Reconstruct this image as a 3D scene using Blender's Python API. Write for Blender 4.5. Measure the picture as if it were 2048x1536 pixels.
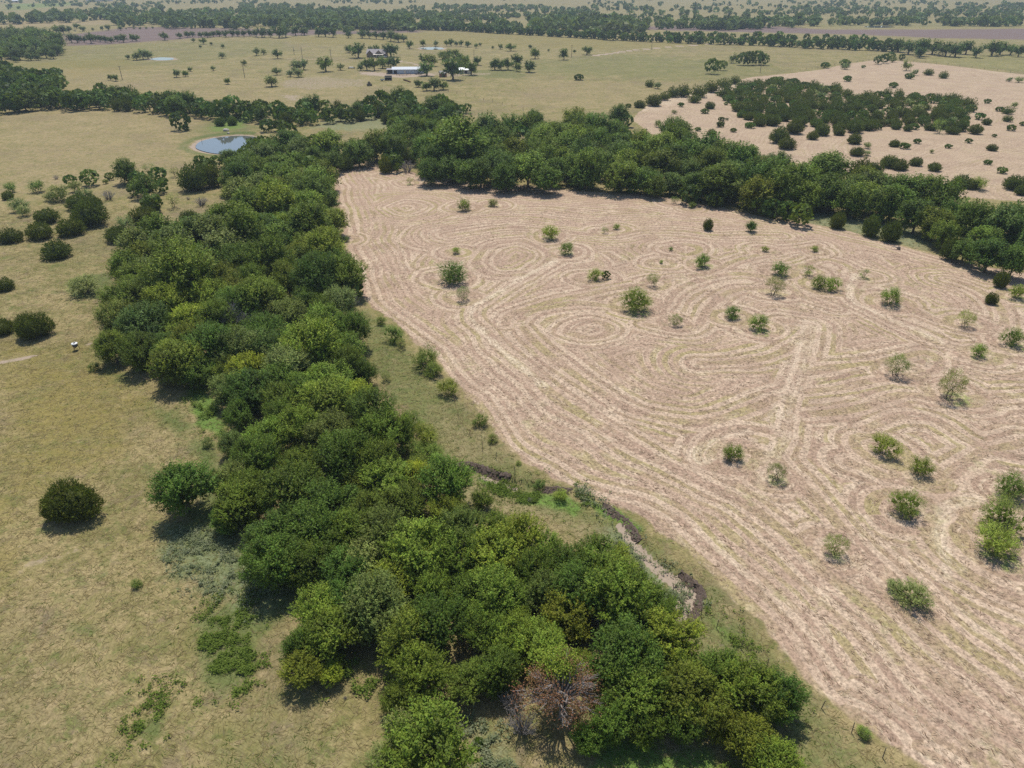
import bpy, math, random
import numpy as np
from mathutils import Vector, Matrix

for o in list(bpy.data.objects):
    bpy.data.objects.remove(o)
C = bpy.context.scene.collection
SC = bpy.context.scene
RS = np.random.RandomState(7)

# ------------------------------------------------------------------ camera
CAM_Z = 60.0
PITCH = 30.0
FPX = 1422.0                      # focal length in pixels of a 2048 wide frame
cam_d = bpy.data.cameras.new('camera')
cam_d.sensor_width = 36.0
cam_d.lens = 36.0 * FPX / 2048.0
cam_d.clip_start = 0.5
cam_d.clip_end = 30000.0
cam = bpy.data.objects.new('camera', cam_d)
cam.location = (0, 0, CAM_Z)
cam.rotation_euler = (math.radians(90 - PITCH), 0, 0)
C.objects.link(cam)
SC.camera = cam

# ------------------------------------------------------------------ light
SUN_EL, SUN_AZ = 67.0, -7.0        # azimuth: degrees clockwise from +Y, the way the camera looks
w = bpy.data.worlds.new('World')
SC.world = w
w.use_nodes = True
wn = w.node_tree
wn.nodes.clear()
sky = wn.nodes.new('ShaderNodeTexSky')
sky.sky_type = 'NISHITA'
sky.sun_disc = False
sky.sun_elevation = math.radians(SUN_EL)
sky.sun_rotation = math.radians(SUN_AZ)
sky.altitude = 200
sky.air_density = 1.0
sky.dust_density = 0.8
bgn = wn.nodes.new('ShaderNodeBackground')
bgn.inputs['Strength'].default_value = 0.11
wo = wn.nodes.new('ShaderNodeOutputWorld')
wn.links.new(sky.outputs[0], bgn.inputs[0])
wn.links.new(bgn.outputs[0], wo.inputs[0])
sl = bpy.data.lights.new('sun', 'SUN')
sl.energy = 3.8
sl.angle = math.radians(0.5)
sl.color = (1.0, 0.95, 0.87)
so = bpy.data.objects.new('sun', sl)
az, el = math.radians(SUN_AZ), math.radians(SUN_EL)
sd_ = Vector((math.sin(az) * math.cos(el), math.cos(az) * math.cos(el), math.sin(el)))
so.rotation_euler = sd_.to_track_quat('Z', 'Y').to_euler()
so.location = (0, 0, 150)
C.objects.link(so)
SC.view_settings.view_transform = 'Standard'
SC.view_settings.look = 'None'
SC.view_settings.exposure = 0.15
SC.view_settings.gamma = 1.0
SC.view_settings.use_curve_mapping = False
SC.render.engine = 'CYCLES'
SC.cycles.max_bounces = 6
SC.cycles.diffuse_bounces = 2
SC.cycles.glossy_bounces = 2
SC.cycles.transmission_bounces = 3
SC.cycles.transparent_max_bounces = 4
SC.cycles.volume_bounces = 0
SC.cycles.caustics_reflective = False
SC.cycles.caustics_refractive = False
SC.cycles.use_denoising = False
SC.cycles.sample_clamp_indirect = 4.0

# ------------------------------------------------------------------ small maths
def vnoise(x, y, seed=0):
    """smooth value noise in -1..1, arrays in, arrays out"""
    x = np.asarray(x, float) + seed * 17.31
    y = np.asarray(y, float) - seed * 9.77
    xi = np.floor(x); yi = np.floor(y)
    fx = x - xi; fy = y - yi
    fx = fx * fx * (3 - 2 * fx); fy = fy * fy * (3 - 2 * fy)
    def h(a, b):
        v = np.sin(a * 127.1 + b * 311.7 + seed * 74.7) * 43758.5453
        return (v - np.floor(v)) * 2 - 1
    return (h(xi, yi) * (1 - fx) + h(xi + 1, yi) * fx) * (1 - fy) + (h(xi, yi + 1) * (1 - fx) + h(xi + 1, yi + 1) * fx) * fy

def sstep(a, b, x):
    t = np.clip((x - a) / (b - a), 0, 1)
    return t * t * (3 - 2 * t)

def ray(u, v):
    a = (u - 1024.0) / FPX; b = -(v - 768.0) / FPX
    s, c = math.sin(math.radians(PITCH)), math.cos(math.radians(PITCH))
    return a, s * b + c, c * b - s

def ground0(u, v, z=0.0):
    dx, dy, dz = ray(u, v)
    t = (z - CAM_Z) / dz
    return dx * t, dy * t

def proj(x, y, z):
    s, c = math.sin(math.radians(PITCH)), math.cos(math.radians(PITCH))
    dep = y * c - (z - CAM_Z) * s
    up = y * s + (z - CAM_Z) * c
    return 1024 + FPX * x / dep, 768 - FPX * up / dep, dep

def PL(txt):
    return [tuple(float(q) for q in p.split(',')) for p in txt.split()]

def W0(pts):
    return np.array([ground0(u, v) for u, v in pts])

def seg_dist(px, py, poly, closed=False):
    """distance to a polyline, arc length there, side (+ left of travel)"""
    P = np.asarray(poly, float)
    if closed: P = np.vstack([P, P[:1]])
    best = np.full(px.shape, 1e9); arc = np.zeros(px.shape); side = np.ones(px.shape)
    s0 = 0.0
    for i in range(len(P) - 1):
        ax, ay = P[i]; bx, by = P[i + 1]
        ex, ey = bx - ax, by - ay
        L2 = ex * ex + ey * ey + 1e-12; L = math.sqrt(L2)
        t = np.clip(((px - ax) * ex + (py - ay) * ey) / L2, 0, 1)
        qx = px - ax - t * ex; qy = py - ay - t * ey
        d = np.sqrt(qx * qx + qy * qy)
        m = d < best
        best = np.where(m, d, best)
        arc = np.where(m, s0 + t * L, arc)
        side = np.where(m, np.sign(ex * (py - ay) - ey * (px - ax)), side)
        s0 += L
    return best, arc, side

def inside(px, py, poly):
    P = np.asarray(poly, float); r = np.zeros(px.shape, bool)
    j = len(P) - 1
    for i in range(len(P)):
        xi, yi = P[i]; xj, yj = P[j]
        c = ((yi > py) != (yj > py)) & (px < (xj - xi) * (py - yi) / (yj - yi + 1e-12) + xi)
        r ^= c; j = i
    return r

def sdf(px, py, poly):
    """positive inside"""
    d, _, _ = seg_dist(px, py, poly, True)
    return np.where(inside(px, py, poly), d, -d)

def catmull(P, n=6, closed=False):
    P = np.asarray(P, float); N = len(P); out = []
    for i in range(N if closed else N - 1):
        if closed: a, b, c, d = P[i - 1], P[i], P[(i + 1) % N], P[(i + 2) % N]
        else: a, b, c, d = P[max(i - 1, 0)], P[i], P[i + 1], P[min(i + 2, N - 1)]
        for k in range(n):
            t = k / n
            out.append(0.5 * ((2 * b) + (-a + c) * t + (2 * a - 5 * b + 4 * c - d) * t * t + (-a + 3 * b - 3 * c + d) * t ** 3))
    if not closed: out.append(P[-1])
    return np.array(out)

# ------------------------------------------------------------------ plan of the place (points read on the ground)
MOWN1 = W0(PL("735,318 790,335 850,350 955,368 1060,372 1160,382 1300,390 1420,408 1540,436 1630,449 1700,462 1760,480 1850,502 1940,526 2048,545 2300,600 3300,900 3300,1700 2100,1800 1960,1650 1900,1590 1840,1536 1800,1508 1720,1455 1650,1400 1600,1345 1545,1275 1510,1235 1480,1203 1451,1178 1422,1152 1392,1122 1356,1093 1319,1064 1297,1042 1260,1020 1200,1000 1145,972 1100,950 1060,928 1024,900 987,863 950,813 912,768 887,740 862,706 817,676 795,645 750,621 727,601 716,560 700,530 687,505 685,450 672,384 662,350 680,330 710,322"))
MOWN2 = W0(PL("1262,238 1300,205 1360,190 1440,172 1500,155 1590,146 1640,140 1700,127 1760,119 1850,126 2048,149 2400,180 2500,420 2048,402 1900,392 1700,345 1480,302 1300,268"))
CREEK = catmull(W0(PL("898,940 930,934 960,940 985,950 1012,956 1040,966 1075,975 1100,984 1140,990 1180,1005 1210,1022 1245,1050 1270,1080 1300,1110 1330,1135 1352,1150 1375,1165 1393,1182 1386,1203 1376,1222 1350,1245")), 5)
POND = catmull(W0(PL("392,290 402,280 430,273 470,269 498,270 515,274 518,288 495,299 468,304 430,303 402,297")), 4, True)
POND2 = catmull(W0(PL("303,117 322,114.5 345,116 341,119.3 320,120 305,119")), 3, True)
POND3 = catmull(W0(PL("842,95.5 865,94.2 884,95.6 884,98 865,99 846,98")), 3, True)
POND4 = catmull(W0(PL("1732,52.6 1760,51.8 1788,53.5 1765,55 1738,54.6")), 3, True)

def H(x, y):
    """height of the ground"""
    x = np.asarray(x, float); y = np.asarray(y, float)
    z = 0.22 * vnoise(x / 23, y / 23, 1) + 0.10 * vnoise(x / 6.3, y / 6.3, 2) + 0.05 * vnoise(x / 2.3, y / 2.3, 5)
    z = z + 0.8 * vnoise(x / 260, y / 260, 3) * sstep(380, 700, y)
    f = sstep(1500, 4500, y)
    z = z + f * (18 + 14 * vnoise(x / 900, y / 900, 4))
    near = (y < 160)
    if np.any(near):
        d, a, s = seg_dist(np.where(near, x, 1e4), y, CREEK)
        t = d * s                                  # + towards the mown field
        dep = 1.0 * sstep(0, 3, a) * (0.75 + 0.25 * vnoise(a / 4.0, a * 0, 8)) * (1 - 0.5 * sstep(11, 17, a))
        prof = np.where(t > 0, 1 - sstep(0.35, 1.0, t), 1 - sstep(0.9, 7.0, -t))
        z = z - np.where(near, dep * prof, 0)
    for P, dp, wd in ((POND, 1.0, 7.0), (POND2, .3, 6.0), (POND3, .3, 6.0), (POND4, .3, 8.0)):
        cx, cy = P.mean(0); m = (np.abs(x - cx) < 90) & (np.abs(y - cy) < 90)
        if np.any(m):
            sd = sdf(np.where(m, x, 1e4), y, P)
            k = sstep(-wd, 1.5, sd)
            z = np.where(m, z * (1 - sstep(-wd, 0, sd)) - dp * k, z)
    return z

def G(u, v, hz=0.0):
    """point of the place seen at pixel u,v (2048 frame), hz above the ground"""
    z = 0.0
    for _ in range(8):
        x, y = ground0(u, v, z + hz)
        zn = float(H(np.array([x]), np.array([y]))[0])
        z = zn if abs(zn - z) < .01 else 0.5 * (z + zn) if _ > 2 else zn
    return x, y, z

# ------------------------------------------------------------------ object helpers
def setp(o, label=None, cat=None, group=None, kind=None):
    if label: o['label'] = label
    if cat: o['category'] = cat
    if group: o['group'] = group
    if kind: o['kind'] = kind
    return o

def mesh_np(name, V, F, mat=None, smooth=False):
    """F: (n,3) or (n,4) array, or list"""
    me = bpy.data.meshes.new(name)
    V = np.asarray(V, np.float32); F = np.asarray(F, np.int32)
    n, k = F.shape
    me.vertices.add(len(V)); me.vertices.foreach_set('co', V.ravel())
    me.loops.add(n * k); me.loops.foreach_set('vertex_index', F.ravel())
    me.polygons.add(n)
    me.polygons.foreach_set('loop_start', np.arange(0, n * k, k, dtype=np.int32))
    me.polygons.foreach_set('loop_total', np.full(n, k, np.int32))
    me.polygons.foreach_set('use_smooth', np.full(n, smooth, bool))
    me.update(calc_edges=True)
    if mat: me.materials.append(mat)
    return me

def link(name, me, parent=None, loc=(0, 0, 0)):
    o = bpy.data.objects.new(name, me)
    C.objects.link(o)
    o.location = loc
    if parent: o.parent = parent
    return o

def empty(name, loc, rz=0, label=None, cat=None, group=None):
    o = bpy.data.objects.new(name, None)
    o.empty_display_size = 0.5
    C.objects.link(o)
    o.location = loc; o.rotation_euler = (0, 0, rz)
    return setp(o, label, cat, group)

class MB:
    """collects quads and triangles of one mesh"""
    def __init__(s): s.v = []; s.f = []
    def add(s, V, F):
        b = len(s.v); s.v += [tuple(p) for p in V]; s.f += [tuple(i + b for i in f) for f in F]; return s
    def box(s, c, d, rz=0, tilt=0):
        x, y, z = d[0] / 2, d[1] / 2, d[2] / 2
        V = [Vector((i * x, j * y, k * z)) for i in (-1, 1) for j in (-1, 1) for k in (-1, 1)]
        R = Matrix.Rotation(rz, 3, 'Z') @ Matrix.Rotation(tilt, 3, 'X')
        return s.add([R @ p + Vector(c) for p in V], [(0, 1, 3, 2), (4, 6, 7, 5), (0, 4, 5, 1), (2, 3, 7, 6), (0, 2, 6, 4), (1, 5, 7, 3)])
    def tube(s, pts, rad, n=6, cap=True):
        pts = [Vector(p) for p in pts]; rings = []
        for i, p in enumerate(pts):
            d = (pts[min(i + 1, len(pts) - 1)] - pts[max(i - 1, 0)]).normalized()
            a = d.orthogonal().normalized(); b = d.cross(a)
            if rings:
                # keep the frame from spinning
                a = (pa - d * pa.dot(d)).normalized(); b = d.cross(a)
            pa = a
            r = rad[i] if hasattr(rad, '__len__') else rad
            rings.append([p + (a * math.cos(2 * math.pi * k / n) + b * math.sin(2 * math.pi * k / n)) * r for k in range(n)])
        V = [q for r in rings for q in r]; F = []
        for i in range(len(rings) - 1):
            for k in range(n):
                F.append((i * n + k, i * n + (k + 1) % n, (i + 1) * n + (k + 1) % n, (i + 1) * n + k))
        if cap: F += [tuple(range(n))[::-1], tuple((len(rings) - 1) * n + k for k in range(n))]
        return s.add(V, F)
    def lathe(s, prof, n=16, c=(0, 0, 0)):
        V = [(c[0] + r * math.cos(2 * math.pi * k / n), c[1] + r * math.sin(2 * math.pi * k / n), c[2] + z) for r, z in prof for k in range(n)]
        F = [(i * n + k, i * n + (k + 1) % n, (i + 1) * n + (k + 1) % n, (i + 1) * n + k) for i in range(len(prof) - 1) for k in range(n)]
        return s.add(V, F)
    def mesh(s, name, mat, smooth=False):
        me = bpy.data.meshes.new(name)
        me.from_pydata(s.v, [], s.f); me.update()
        me.materials.append(mat)
        if smooth: me.polygons.foreach_set('use_smooth', [True] * len(me.polygons))
        return me
    def obj(s, name, mat, parent=None, smooth=False, loc=(0, 0, 0)):
        return link(name, s.mesh(name, mat, smooth), parent, loc)

# ------------------------------------------------------------------ node helpers
class NT:
    def __init__(s, name):
        s.m = bpy.data.materials.new(name); s.m.use_nodes = True
        s.t = s.m.node_tree; s.t.nodes.clear()
        s.out = s.t.nodes.new('ShaderNodeOutputMaterial')
    def n(s, typ, ins=None, **props):
        nd = s.t.nodes.new(typ)
        for k, v in props.items(): setattr(nd, k, v)
        for k, v in (ins or {}).items(): s.put(nd.inputs[k], v)
        return nd
    def put(s, sock, v):
        if isinstance(v, bpy.types.NodeSocket): s.t.links.new(v, sock)
        elif isinstance(v, bpy.types.Node): s.t.links.new(v.outputs[0], sock)
        else:
            if isinstance(v, (tuple, list)) and len(v) == 3 and sock.type == 'RGBA': v = (*v, 1)
            sock.default_value = v
    def math(s, op, a, b=None, c=None, clamp=False):
        nd = s.n('ShaderNodeMath', operation=op, use_clamp=clamp)
        for i, q in enumerate((a, b, c)):
            if q is not None: s.put(nd.inputs[i], q)
        return nd.outputs[0]
    def ss(s, a, b, x):
        nd = s.n('ShaderNodeMapRange', interpolation_type='SMOOTHSTEP')
        for k, q in zip(('Value', 'From Min', 'From Max'), (x, a, b)): s.put(nd.inputs[k], q)
        return nd.outputs[0]
    def mix(s, f, a, b, blend='MIX'):
        nd = s.n('ShaderNodeMix', data_type='RGBA', blend_type=blend, clamp_factor=True)
        s.put(nd.inputs[0], f); s.put(nd.inputs[6], a); s.put(nd.inputs[7], b)
        return nd.outputs[2]
    def attr(s, name):
        return s.n('ShaderNodeAttribute', attribute_name=name).outputs['Fac']
    def noise(s, vec, scale, detail=3, rough=0.55, dist=0.0, out='Fac'):
        nd = s.n('ShaderNodeTexNoise', {'Scale': scale, 'Detail': detail, 'Roughness': rough, 'Distortion': dist})
        s.put(nd.inputs['Vector'], vec)
        return nd.outputs[out]
    def xyz(s, x, y, z=0.0):
        return s.n('ShaderNodeCombineXYZ', {0: x, 1: y, 2: z}).outputs[0]
    def surf(s, sh): s.put(s.out.inputs['Surface'], sh)

def simple(name, col, rough=0.7, metal=0.0, var=0.25, scale=3.0, spec=0.3):
    t = NT(name)
    p = t.n('ShaderNodeTexCoord').outputs['Object']
    n1 = t.noise(p, scale, 4)
    n2 = t.noise(p, scale * 6, 3)
    v = t.math('ADD', t.math('MULTIPLY', n1, 0.6), t.math('MULTIPLY', n2, 0.4))
    c = t.mix(t.ss(0.3, 0.7, v), tuple(q * (1 - var) for q in col), tuple(min(1, q * (1 + var)) for q in col))
    b = t.n('ShaderNodeBsdfPrincipled', {'Base Color': c, 'Roughness': rough, 'Metallic': metal, 'Specular IOR Level': spec})
    t.surf(b)
    return t.m
# ------------------------------------------------------------------ the ground sheet
def axis(parts):
    out = []
    for a, b, s in parts:
        n = max(1, int(round((b - a) / s)))
        out += list(np.linspace(a, b, n, endpoint=False))
    out.append(parts[-1][1])
    return np.array(out)

def grow(a, b, s0, k):
    out = [a]; s = s0
    while out[-1] < b:
        out.append(out[-1] + s); s *= k
    return out

ys = list(axis([(5, 34, 2.0), (34, 132, 0.5), (132, 350, 1.0)])) + grow(350, 9000, 1.2, 1.022)[1:]
xp = list(axis([(0, 75, 0.5), (75, 190, 1.0)])) + grow(190, 6500, 1.2, 1.045)[1:]
xs = np.array([-q for q in xp[::-1]] + xp[1:])
ys = np.array(ys)
XX, YY = np.meshgrid(xs, ys)
gx, gy = XX.ravel(), YY.ravel()
gz = H(gx, gy)
NX, NY = len(xs), len(ys)

# ---- paint: soft masks of what grows or lies where
wob = 1.2 * vnoise(gx / 3.1, gy / 3.1, 11) + 0.6 * vnoise(gx / 1.1, gy / 1.1, 12)
big = np.maximum(1, np.sqrt(gx ** 2 + gy ** 2) / 150)
paint = {k: np.zeros(gx.shape) for k in ('green', 'dirt', 'tilled', 'lush', 'pale', 'yellow', 'straw')}

def fill(attr, pts, soft, val):
    P = W0(PL(pts))
    lo, hi = P.min(0) - soft - 5, P.max(0) + soft + 5
    m = (gx > lo[0]) & (gx < hi[0]) & (gy > lo[1]) & (gy < hi[1])
    if not m.any(): return
    d = sdf(gx[m], gy[m], P) + wob[m] * soft * 0.5
    paint[attr][m] = np.maximum(paint[attr][m], val * sstep(-soft, soft, d))

def strip(attr, pts, width, val, soft=0.5):
    P = catmull(W0(PL(pts)), 4)
    lo, hi = P.min(0) - width - 8, P.max(0) + width + 8
    m = (gx > lo[0]) & (gx < hi[0]) & (gy > lo[1]) & (gy < hi[1])
    if not m.any(): return
    d, _, _ = seg_dist(gx[m], gy[m], P)
    d = d + wob[m] * soft
    paint[attr][m] = np.maximum(paint[attr][m], val * (1 - sstep(width * 0.5 - soft, width * 0.5 + soft, d)))

# left pasture
fill('yellow', "0,690 180,700 230,760 300,790 250,880 170,950 60,1000 0,1020", 5, 0.75)
fill('yellow', "-300,700 0,690 0,1150 -300,1200", 6, 0.6)
fill('green', "190,690 210,740 300,800 450,900 460,1000 560,1150 620,1220 560,1260 420,1200 330,1060 400,1000 350,860 250,760", 3, 0.75)
fill('pale', "330,1050 470,1080 560,1180 500,1230 420,1180 340,1120", 2, 0.7)
fill('lush', "375,780 420,785 455,850 445,880 400,850", 1.2, 0.75)
fill('green', "380,1250 440,1200 500,1190 520,1230 510,1330 500,1390 440,1400 380,1380 400,1330", 1.5, 0.8)
fill('green', "270,1430 330,1430 320,1480 270,1480", 1.0, 0.7)
fill('green', "120,1230 200,1235 210,1290 140,1270", 1.2, 0.6)
fill('green', "480,1420 800,1420 900,1536 800,1650 300,1650 400,1500", 4, 0.35)
fill('green', "130,560 220,545 240,600 130,600", 2, 0.7)
fill('green', "40,600 240,500 230,420 150,480", 3, 0.3)
fill('lush', "1190,1480 1420,1490 1450,1560 1180,1570", 1.5, 0.8)
fill('pale', "930,1440 1010,1450 1010,1560 950,1560", 1.5, 0.6)
# strip between belt and mown field
fill('green', "700,610 740,620 830,700 900,790 960,860 1040,930 1100,960 1200,1010 1300,1070 1400,1150 1480,1220 1600,1370 1760,1536 1600,1560 1380,1300 1180,1080 900,1000 820,860 740,740", 2, 0.55)
fill('straw', "880,820 960,860 1000,930 900,930 880,880", 2, 0.6)
fill('straw', "930,950 1060,1000 1200,1050 1180,1100 1000,1030 930,1000", 2, 0.7)
fill('lush', "1040,975 1130,985 1180,1010 1150,1030 1040,1000", 1.0, 0.7)
fill('lush', "960,950 1010,958 1030,990 980,975", .8, 0.6)
fill('lush', "1140,975 1230,1015 1300,1065 1270,1065 1180,1015", .8, 0.6)
fill('pale', "1200,1045 1260,1075 1400,1200 1390,1240 1340,1200 1270,1130", 1.0, 0.7)
fill('lush', "1400,1225 1440,1230 1470,1290 1420,1260", 1.0, 0.5)
# around the pond and beyond
fill('pale', "620,255 660,240 740,230 805,238 800,256 700,262", 4, 0.8)
fill('lush', "430,232 510,222 520,236 470,262 420,262", 5, 0.45)
fill('green', "360,262 420,240 430,228 500,225 520,262 390,272", 6, 0.5)
sdp = sdf(gx, gy, POND)
paint['green'] = np.maximum(paint['green'], 0.9 * sstep(-9, -5, sdp + wob) * (1 - sstep(-4.0, -2.2, sdp)) * (gx < POND.mean(0)[0] + 5))
paint['dirt'] = np.maximum(paint['dirt'], 0.7 * sstep(-3.2, -1.6, sdp + wob * .5))
for P in (POND2, POND3, POND4):
    paint['dirt'] = np.maximum(paint['dirt'], 0.8 * sstep(-5, -2, sdf(gx, gy, P)))
fill('pale', "1620,425 1700,425 1760,440 1880,480 1850,500 1760,478 1700,460 1620,447", 2.5, 0.9)
fill('green', "1040,122 1250,104 1400,116 1536,120 1600,140 1500,168 1250,162 1100,152 1010,146", 30, 0.42)
fill('lush', "1870,128 1830,117 1900,112 2048,106 2300,100 2300,170 2048,147", 10, 0.22)
fill('green', "940,140 1060,135 1050,160 900,155", 8, 0.5)
fill('green', "0,95 200,88 560,80 620,100 300,135 0,140", 14, 0.35)
fill('yellow', "40,125 250,118 300,135 100,160", 10, 0.5)
fill('yellow', "560,78 830,64 1000,66 1400,84 1450,90 1200,100 900,88 640,92", 12, 0.45)
fill('straw', "0,215 350,215 400,250 380,330 300,380 0,380", 10, 0.55)
fill('straw', "0,140 120,135 700,165 760,200 600,225 300,190 130,190 0,160", 8, 0.35)
fill('straw', "1060,160 1500,170 1300,220 1000,215", 8, 0.4)
fill('tilled', "113,71 165,66 210,62 262,53 500,58 700,63 840,60 845,65 600,72 440,74 330,81 240,88 138,92", 6, 1.0)
fill('tilled', "1190,55 1330,52.5 1545,53.5 1650,60 2048,57 2300,56 2300,84 2048,80 1900,78 1700,70 1500,66 1350,62", 7, 1.0)
fill('lush', "1640,46 1760,44 2300,46 2300,55 2048,56 1650,55 1590,52", 9, 0.2)
fill('straw', "0,44 215,40 228,48 100,52 0,57", 8, 0.9)
fill('lush', "0,9 150,6 180,8 60,20 0,24", 25, 0.4)
fill('dirt', "560,160 640,150 740,160 740,172 620,180 560,176", 5, 0.42)
fill('dirt', "560,190 600,190 610,200 570,202", 4, 0.5)
fill('dirt', "720,143 780,146 860,146 880,152 800,156 720,150", 3, 0.7)
fill('dirt', "860,144 985,146 985,150 880,156", 3, 0.45)
fill('dirt', "830,205 900,200 900,215 840,215", 3, 0.3)
strip('dirt', "1185,112 1230,106 1270,100.5 1330,95 1385,91 1440,88 1490,86.5", 5.0, 1.0, 1.0)
strip('dirt', "203,212 225,209 250,207", 5.0, 0.9, 1)
strip('dirt', "0,726 60,713 105,705 150,696 188,684", 1.0, 0.6, 0.4)
strip('dirt', "790,121 830,129 850,136", 4.0, 0.8, 1)
strip('dirt', "735,322 733,310 728,300", 3.0, 0.8, 1)
strip('straw', "1632,645 1618,700 1592,770 1572,850 1556,915 1550,960", 1.3, 0.42, .9)
strip('straw', "1612,640 1598,700 1574,770 1556,850 1540,915 1530,960", 1.3, 0.42, .9)
strip('straw', "1110,522 1060,548 985,590 950,612 942,632 958,656 1010,706 1090,775", 1.2, 0.8, .4)
strip('straw', "1712,548 1700,568 1702,600 1745,622 1820,655 1900,690", 1.2, 0.7, .4)
strip('straw', "1470,905 1400,925 1390,905 1430,880 1500,862", 1.2, 0.5, .4)
strip('straw', "1900,1160 1885,1100 1880,1050 1900,1015 1960,1000", 1.3, 0.5, .4)
strip('dirt', "880,180 950,196 1024,215 1070,228", 1.6, 0.45, .8)
strip('green', "1690,152 1800,160 1900,170 2048,187 2150,200", 3.5, 0.8, 1.5)
strip('straw', "12,232 16,250 18,272", .8, 0.7, .4)
strip('straw', "20,232 24,250 26,272", .8, 0.7, .4)
strip('straw', "262,222 276,232 290,245", .8, 0.8, .4)
strip('straw', "70,238 74,255 78,275", .8, 0.6, .4)
strip('dirt', "0,1165 60,1130 130,1105 170,1085", 1.3, 0.36, 1)

strip('dirt', "560,116 700,122 790,121", 2.5, 0.5, 1)
dck, ack, sck = seg_dist(gx, gy, CREEK)
tck = dck * sck
cm = (gy < 160)
AB = float(seg_dist(*[np.array([q]) for q in ground0(1245, 1052)], CREEK)[1][0]); AE = float(seg_dist(*[np.array([q]) for q in ground0(1393, 1182)], CREEK)[1][0])
wid = 0.22 + 0.42 * sstep(AB, AE, ack)
paint['dirt'] = np.maximum(paint['dirt'], np.where(cm & (ack > AB - 1), (1 - sstep(wid, wid + 0.5, np.abs(tck + wid * 0.85 + 0.12 * wob))), 0))
paint['dirt'] = np.maximum(paint['dirt'], np.where(cm & (ack > 5) & (ack < 11), (1 - sstep(0.2, 0.6, np.abs(tck + 0.5))), 0) * .8)

# ---- mowing pattern: distance to the nearest pass of the mower
GUIDES = [
    "735,318 680,330 662,350 672,384 685,450 690,500 705,535 720,570 727,601 760,630 817,680 887,745 950,815 1024,900 1100,952 1200,1002 1297,1044 1392,1124 1480,1205 1545,1277 1650,1402 1840,1538 1960,1650",
    "735,318 790,335 850,350 955,368 1160,382 1300,390 1420,408 1540,436 1630,449 1760,480 1940,526 2048,545 2300,600",
    "1110,522 1060,548 985,590 950,612 942,632 958,656 1010,706 1090,775 1180,845 1290,915 1400,965 1500,1010 1600,1090 1720,1200 1860,1330 2048,1490",
    "1010,650 1024,628 1100,604 1200,585 1300,562 1400,548 1480,520 1560,500 1640,490",
    "1045,640 1075,618 1150,606 1230,612 1290,622 1330,608 1345,590 1400,560 1470,548 1540,560 1600,590 1660,612",
    "1050,655 1085,700 1160,755 1240,805 1330,838 1420,845 1500,820 1560,790 1600,780",
    "1290,650 1340,662 1390,655 1420,620 1450,590 1500,575 1560,590",
    "1130,660 1140,648 1175,640 1210,650 1205,665 1170,672 1130,660",
    "1400,725 1480,720 1560,700 1610,670 1620,650 1590,645 1560,640",
    "1610,740 1700,728 1780,715 1850,700 1880,715 1860,740 1800,755 1700,765 1610,780",
    "1600,545 1640,518 1690,528 1712,548 1698,568 1702,600 1745,622 1820,655 1900,690 2048,715",
    "1620,655 1612,700 1590,770 1570,850 1558,920",
    "1610,830 1700,820 1800,790 1900,800 2048,790 2300,780",
    "1740,860 1800,832 1870,840 1940,880 2048,910 2300,930",
    "1500,905 1570,930 1640,1000 1740,1110 1860,1230 2000,1340 2200,1500",
    "2048,1010 1930,1000 1890,1030 1870,1080 1910,1130 2000,1180 2200,1260",
    "1700,930 1800,960 1880,960 1960,900 2048,880",
    "1040,480 1090,500 1100,520 1060,545 990,550 955,530 965,500 1000,484 1040,480",
    "790,413 815,405 842,413 815,424 790,413",
    "1330,498 1370,488 1405,498 1370,508 1330,498",
    "900,470 960,460 1040,455 1200,470 1300,460 1450,470 1560,470",
    "1900,560 1960,580 2010,620 1990,660 1900,650 1800,600",
    "1450,940 1400,925 1390,900 1430,870 1500,862 1560,880",
]
GUIDES2 = [
    "1270,235 1320,212 1380,205 1430,225 1450,245 1400,268",
    "1300,268 1400,285 1500,300",
    "1530,290 1560,265 1600,250 1700,250 1850,262 1950,270 2048,262",
    "1760,275 1700,280 1680,300 1700,315 1800,310 1850,295 1860,280 1760,275",
    "1780,390 1850,350 1930,330 2048,300 2200,290",
    "1850,240 1960,250 1980,210 2000,190 2100,190",
    "1600,145 1750,140 1900,150 2048,165 2200,175",
    "1550,155 1700,160 1900,170 2048,190 2200,200",
    "2048,360 1950,350 1900,345 1880,370 1900,392",
]
dm1 = sdf(gx, gy, MOWN1)
dm2 = sdf(gx, gy, MOWN2)
d_mown = np.maximum(dm1, dm2) + 0.5 * vnoise(gx / 2.2, gy / 2.2, 21) + 0.3 * vnoise(gx / .9, gy / .9, 22)
mow_d = np.zeros(gx.shape); mow_s = np.zeros(gx.shape); mow_g = np.zeros(gx.shape)
FIELD_SHRUBS = []     # filled below, used as islands the mower went round
SHRUB_TXT = "820,361,18,l 927,407,32,m 987,404,22,g 1100,463,38,l 1209,459,16,l 1234,453,16,l 912,500,18,l 902,543,58,m 926,587,32,g 1135,496,34,m 1190,548,30,l 1307,560,26,g 1275,597,60,m 1342,497,10,m 1323,523,10,l 1406,520,36,m 1350,638,28,m 1468,624,36,m 1519,645,40,l 1561,537,38,m 1549,572,36,g 1618,540,24,m 1640,564,36,m 1666,566,36,l 1728,546,20,g 1785,592,48,l 1933,637,38,l 2028,673,46,m 1961,701,34,l 1797,728,54,m 1905,768,62,g 1771,888,58,l 1467,901,50,m 1554,943,44,g 1845,931,58,m 1817,1005,70,m 1672,1090,46,m 2030,968,70,m 2012,1030,96,m 1995,1078,80,l 1530,497,16,l 1629,496,18,l 2035,583,36,l 1730,1465,30,l 692,477,16,m 771,330,26,m 1350,399,18,m 1384,409,18,m"
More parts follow.
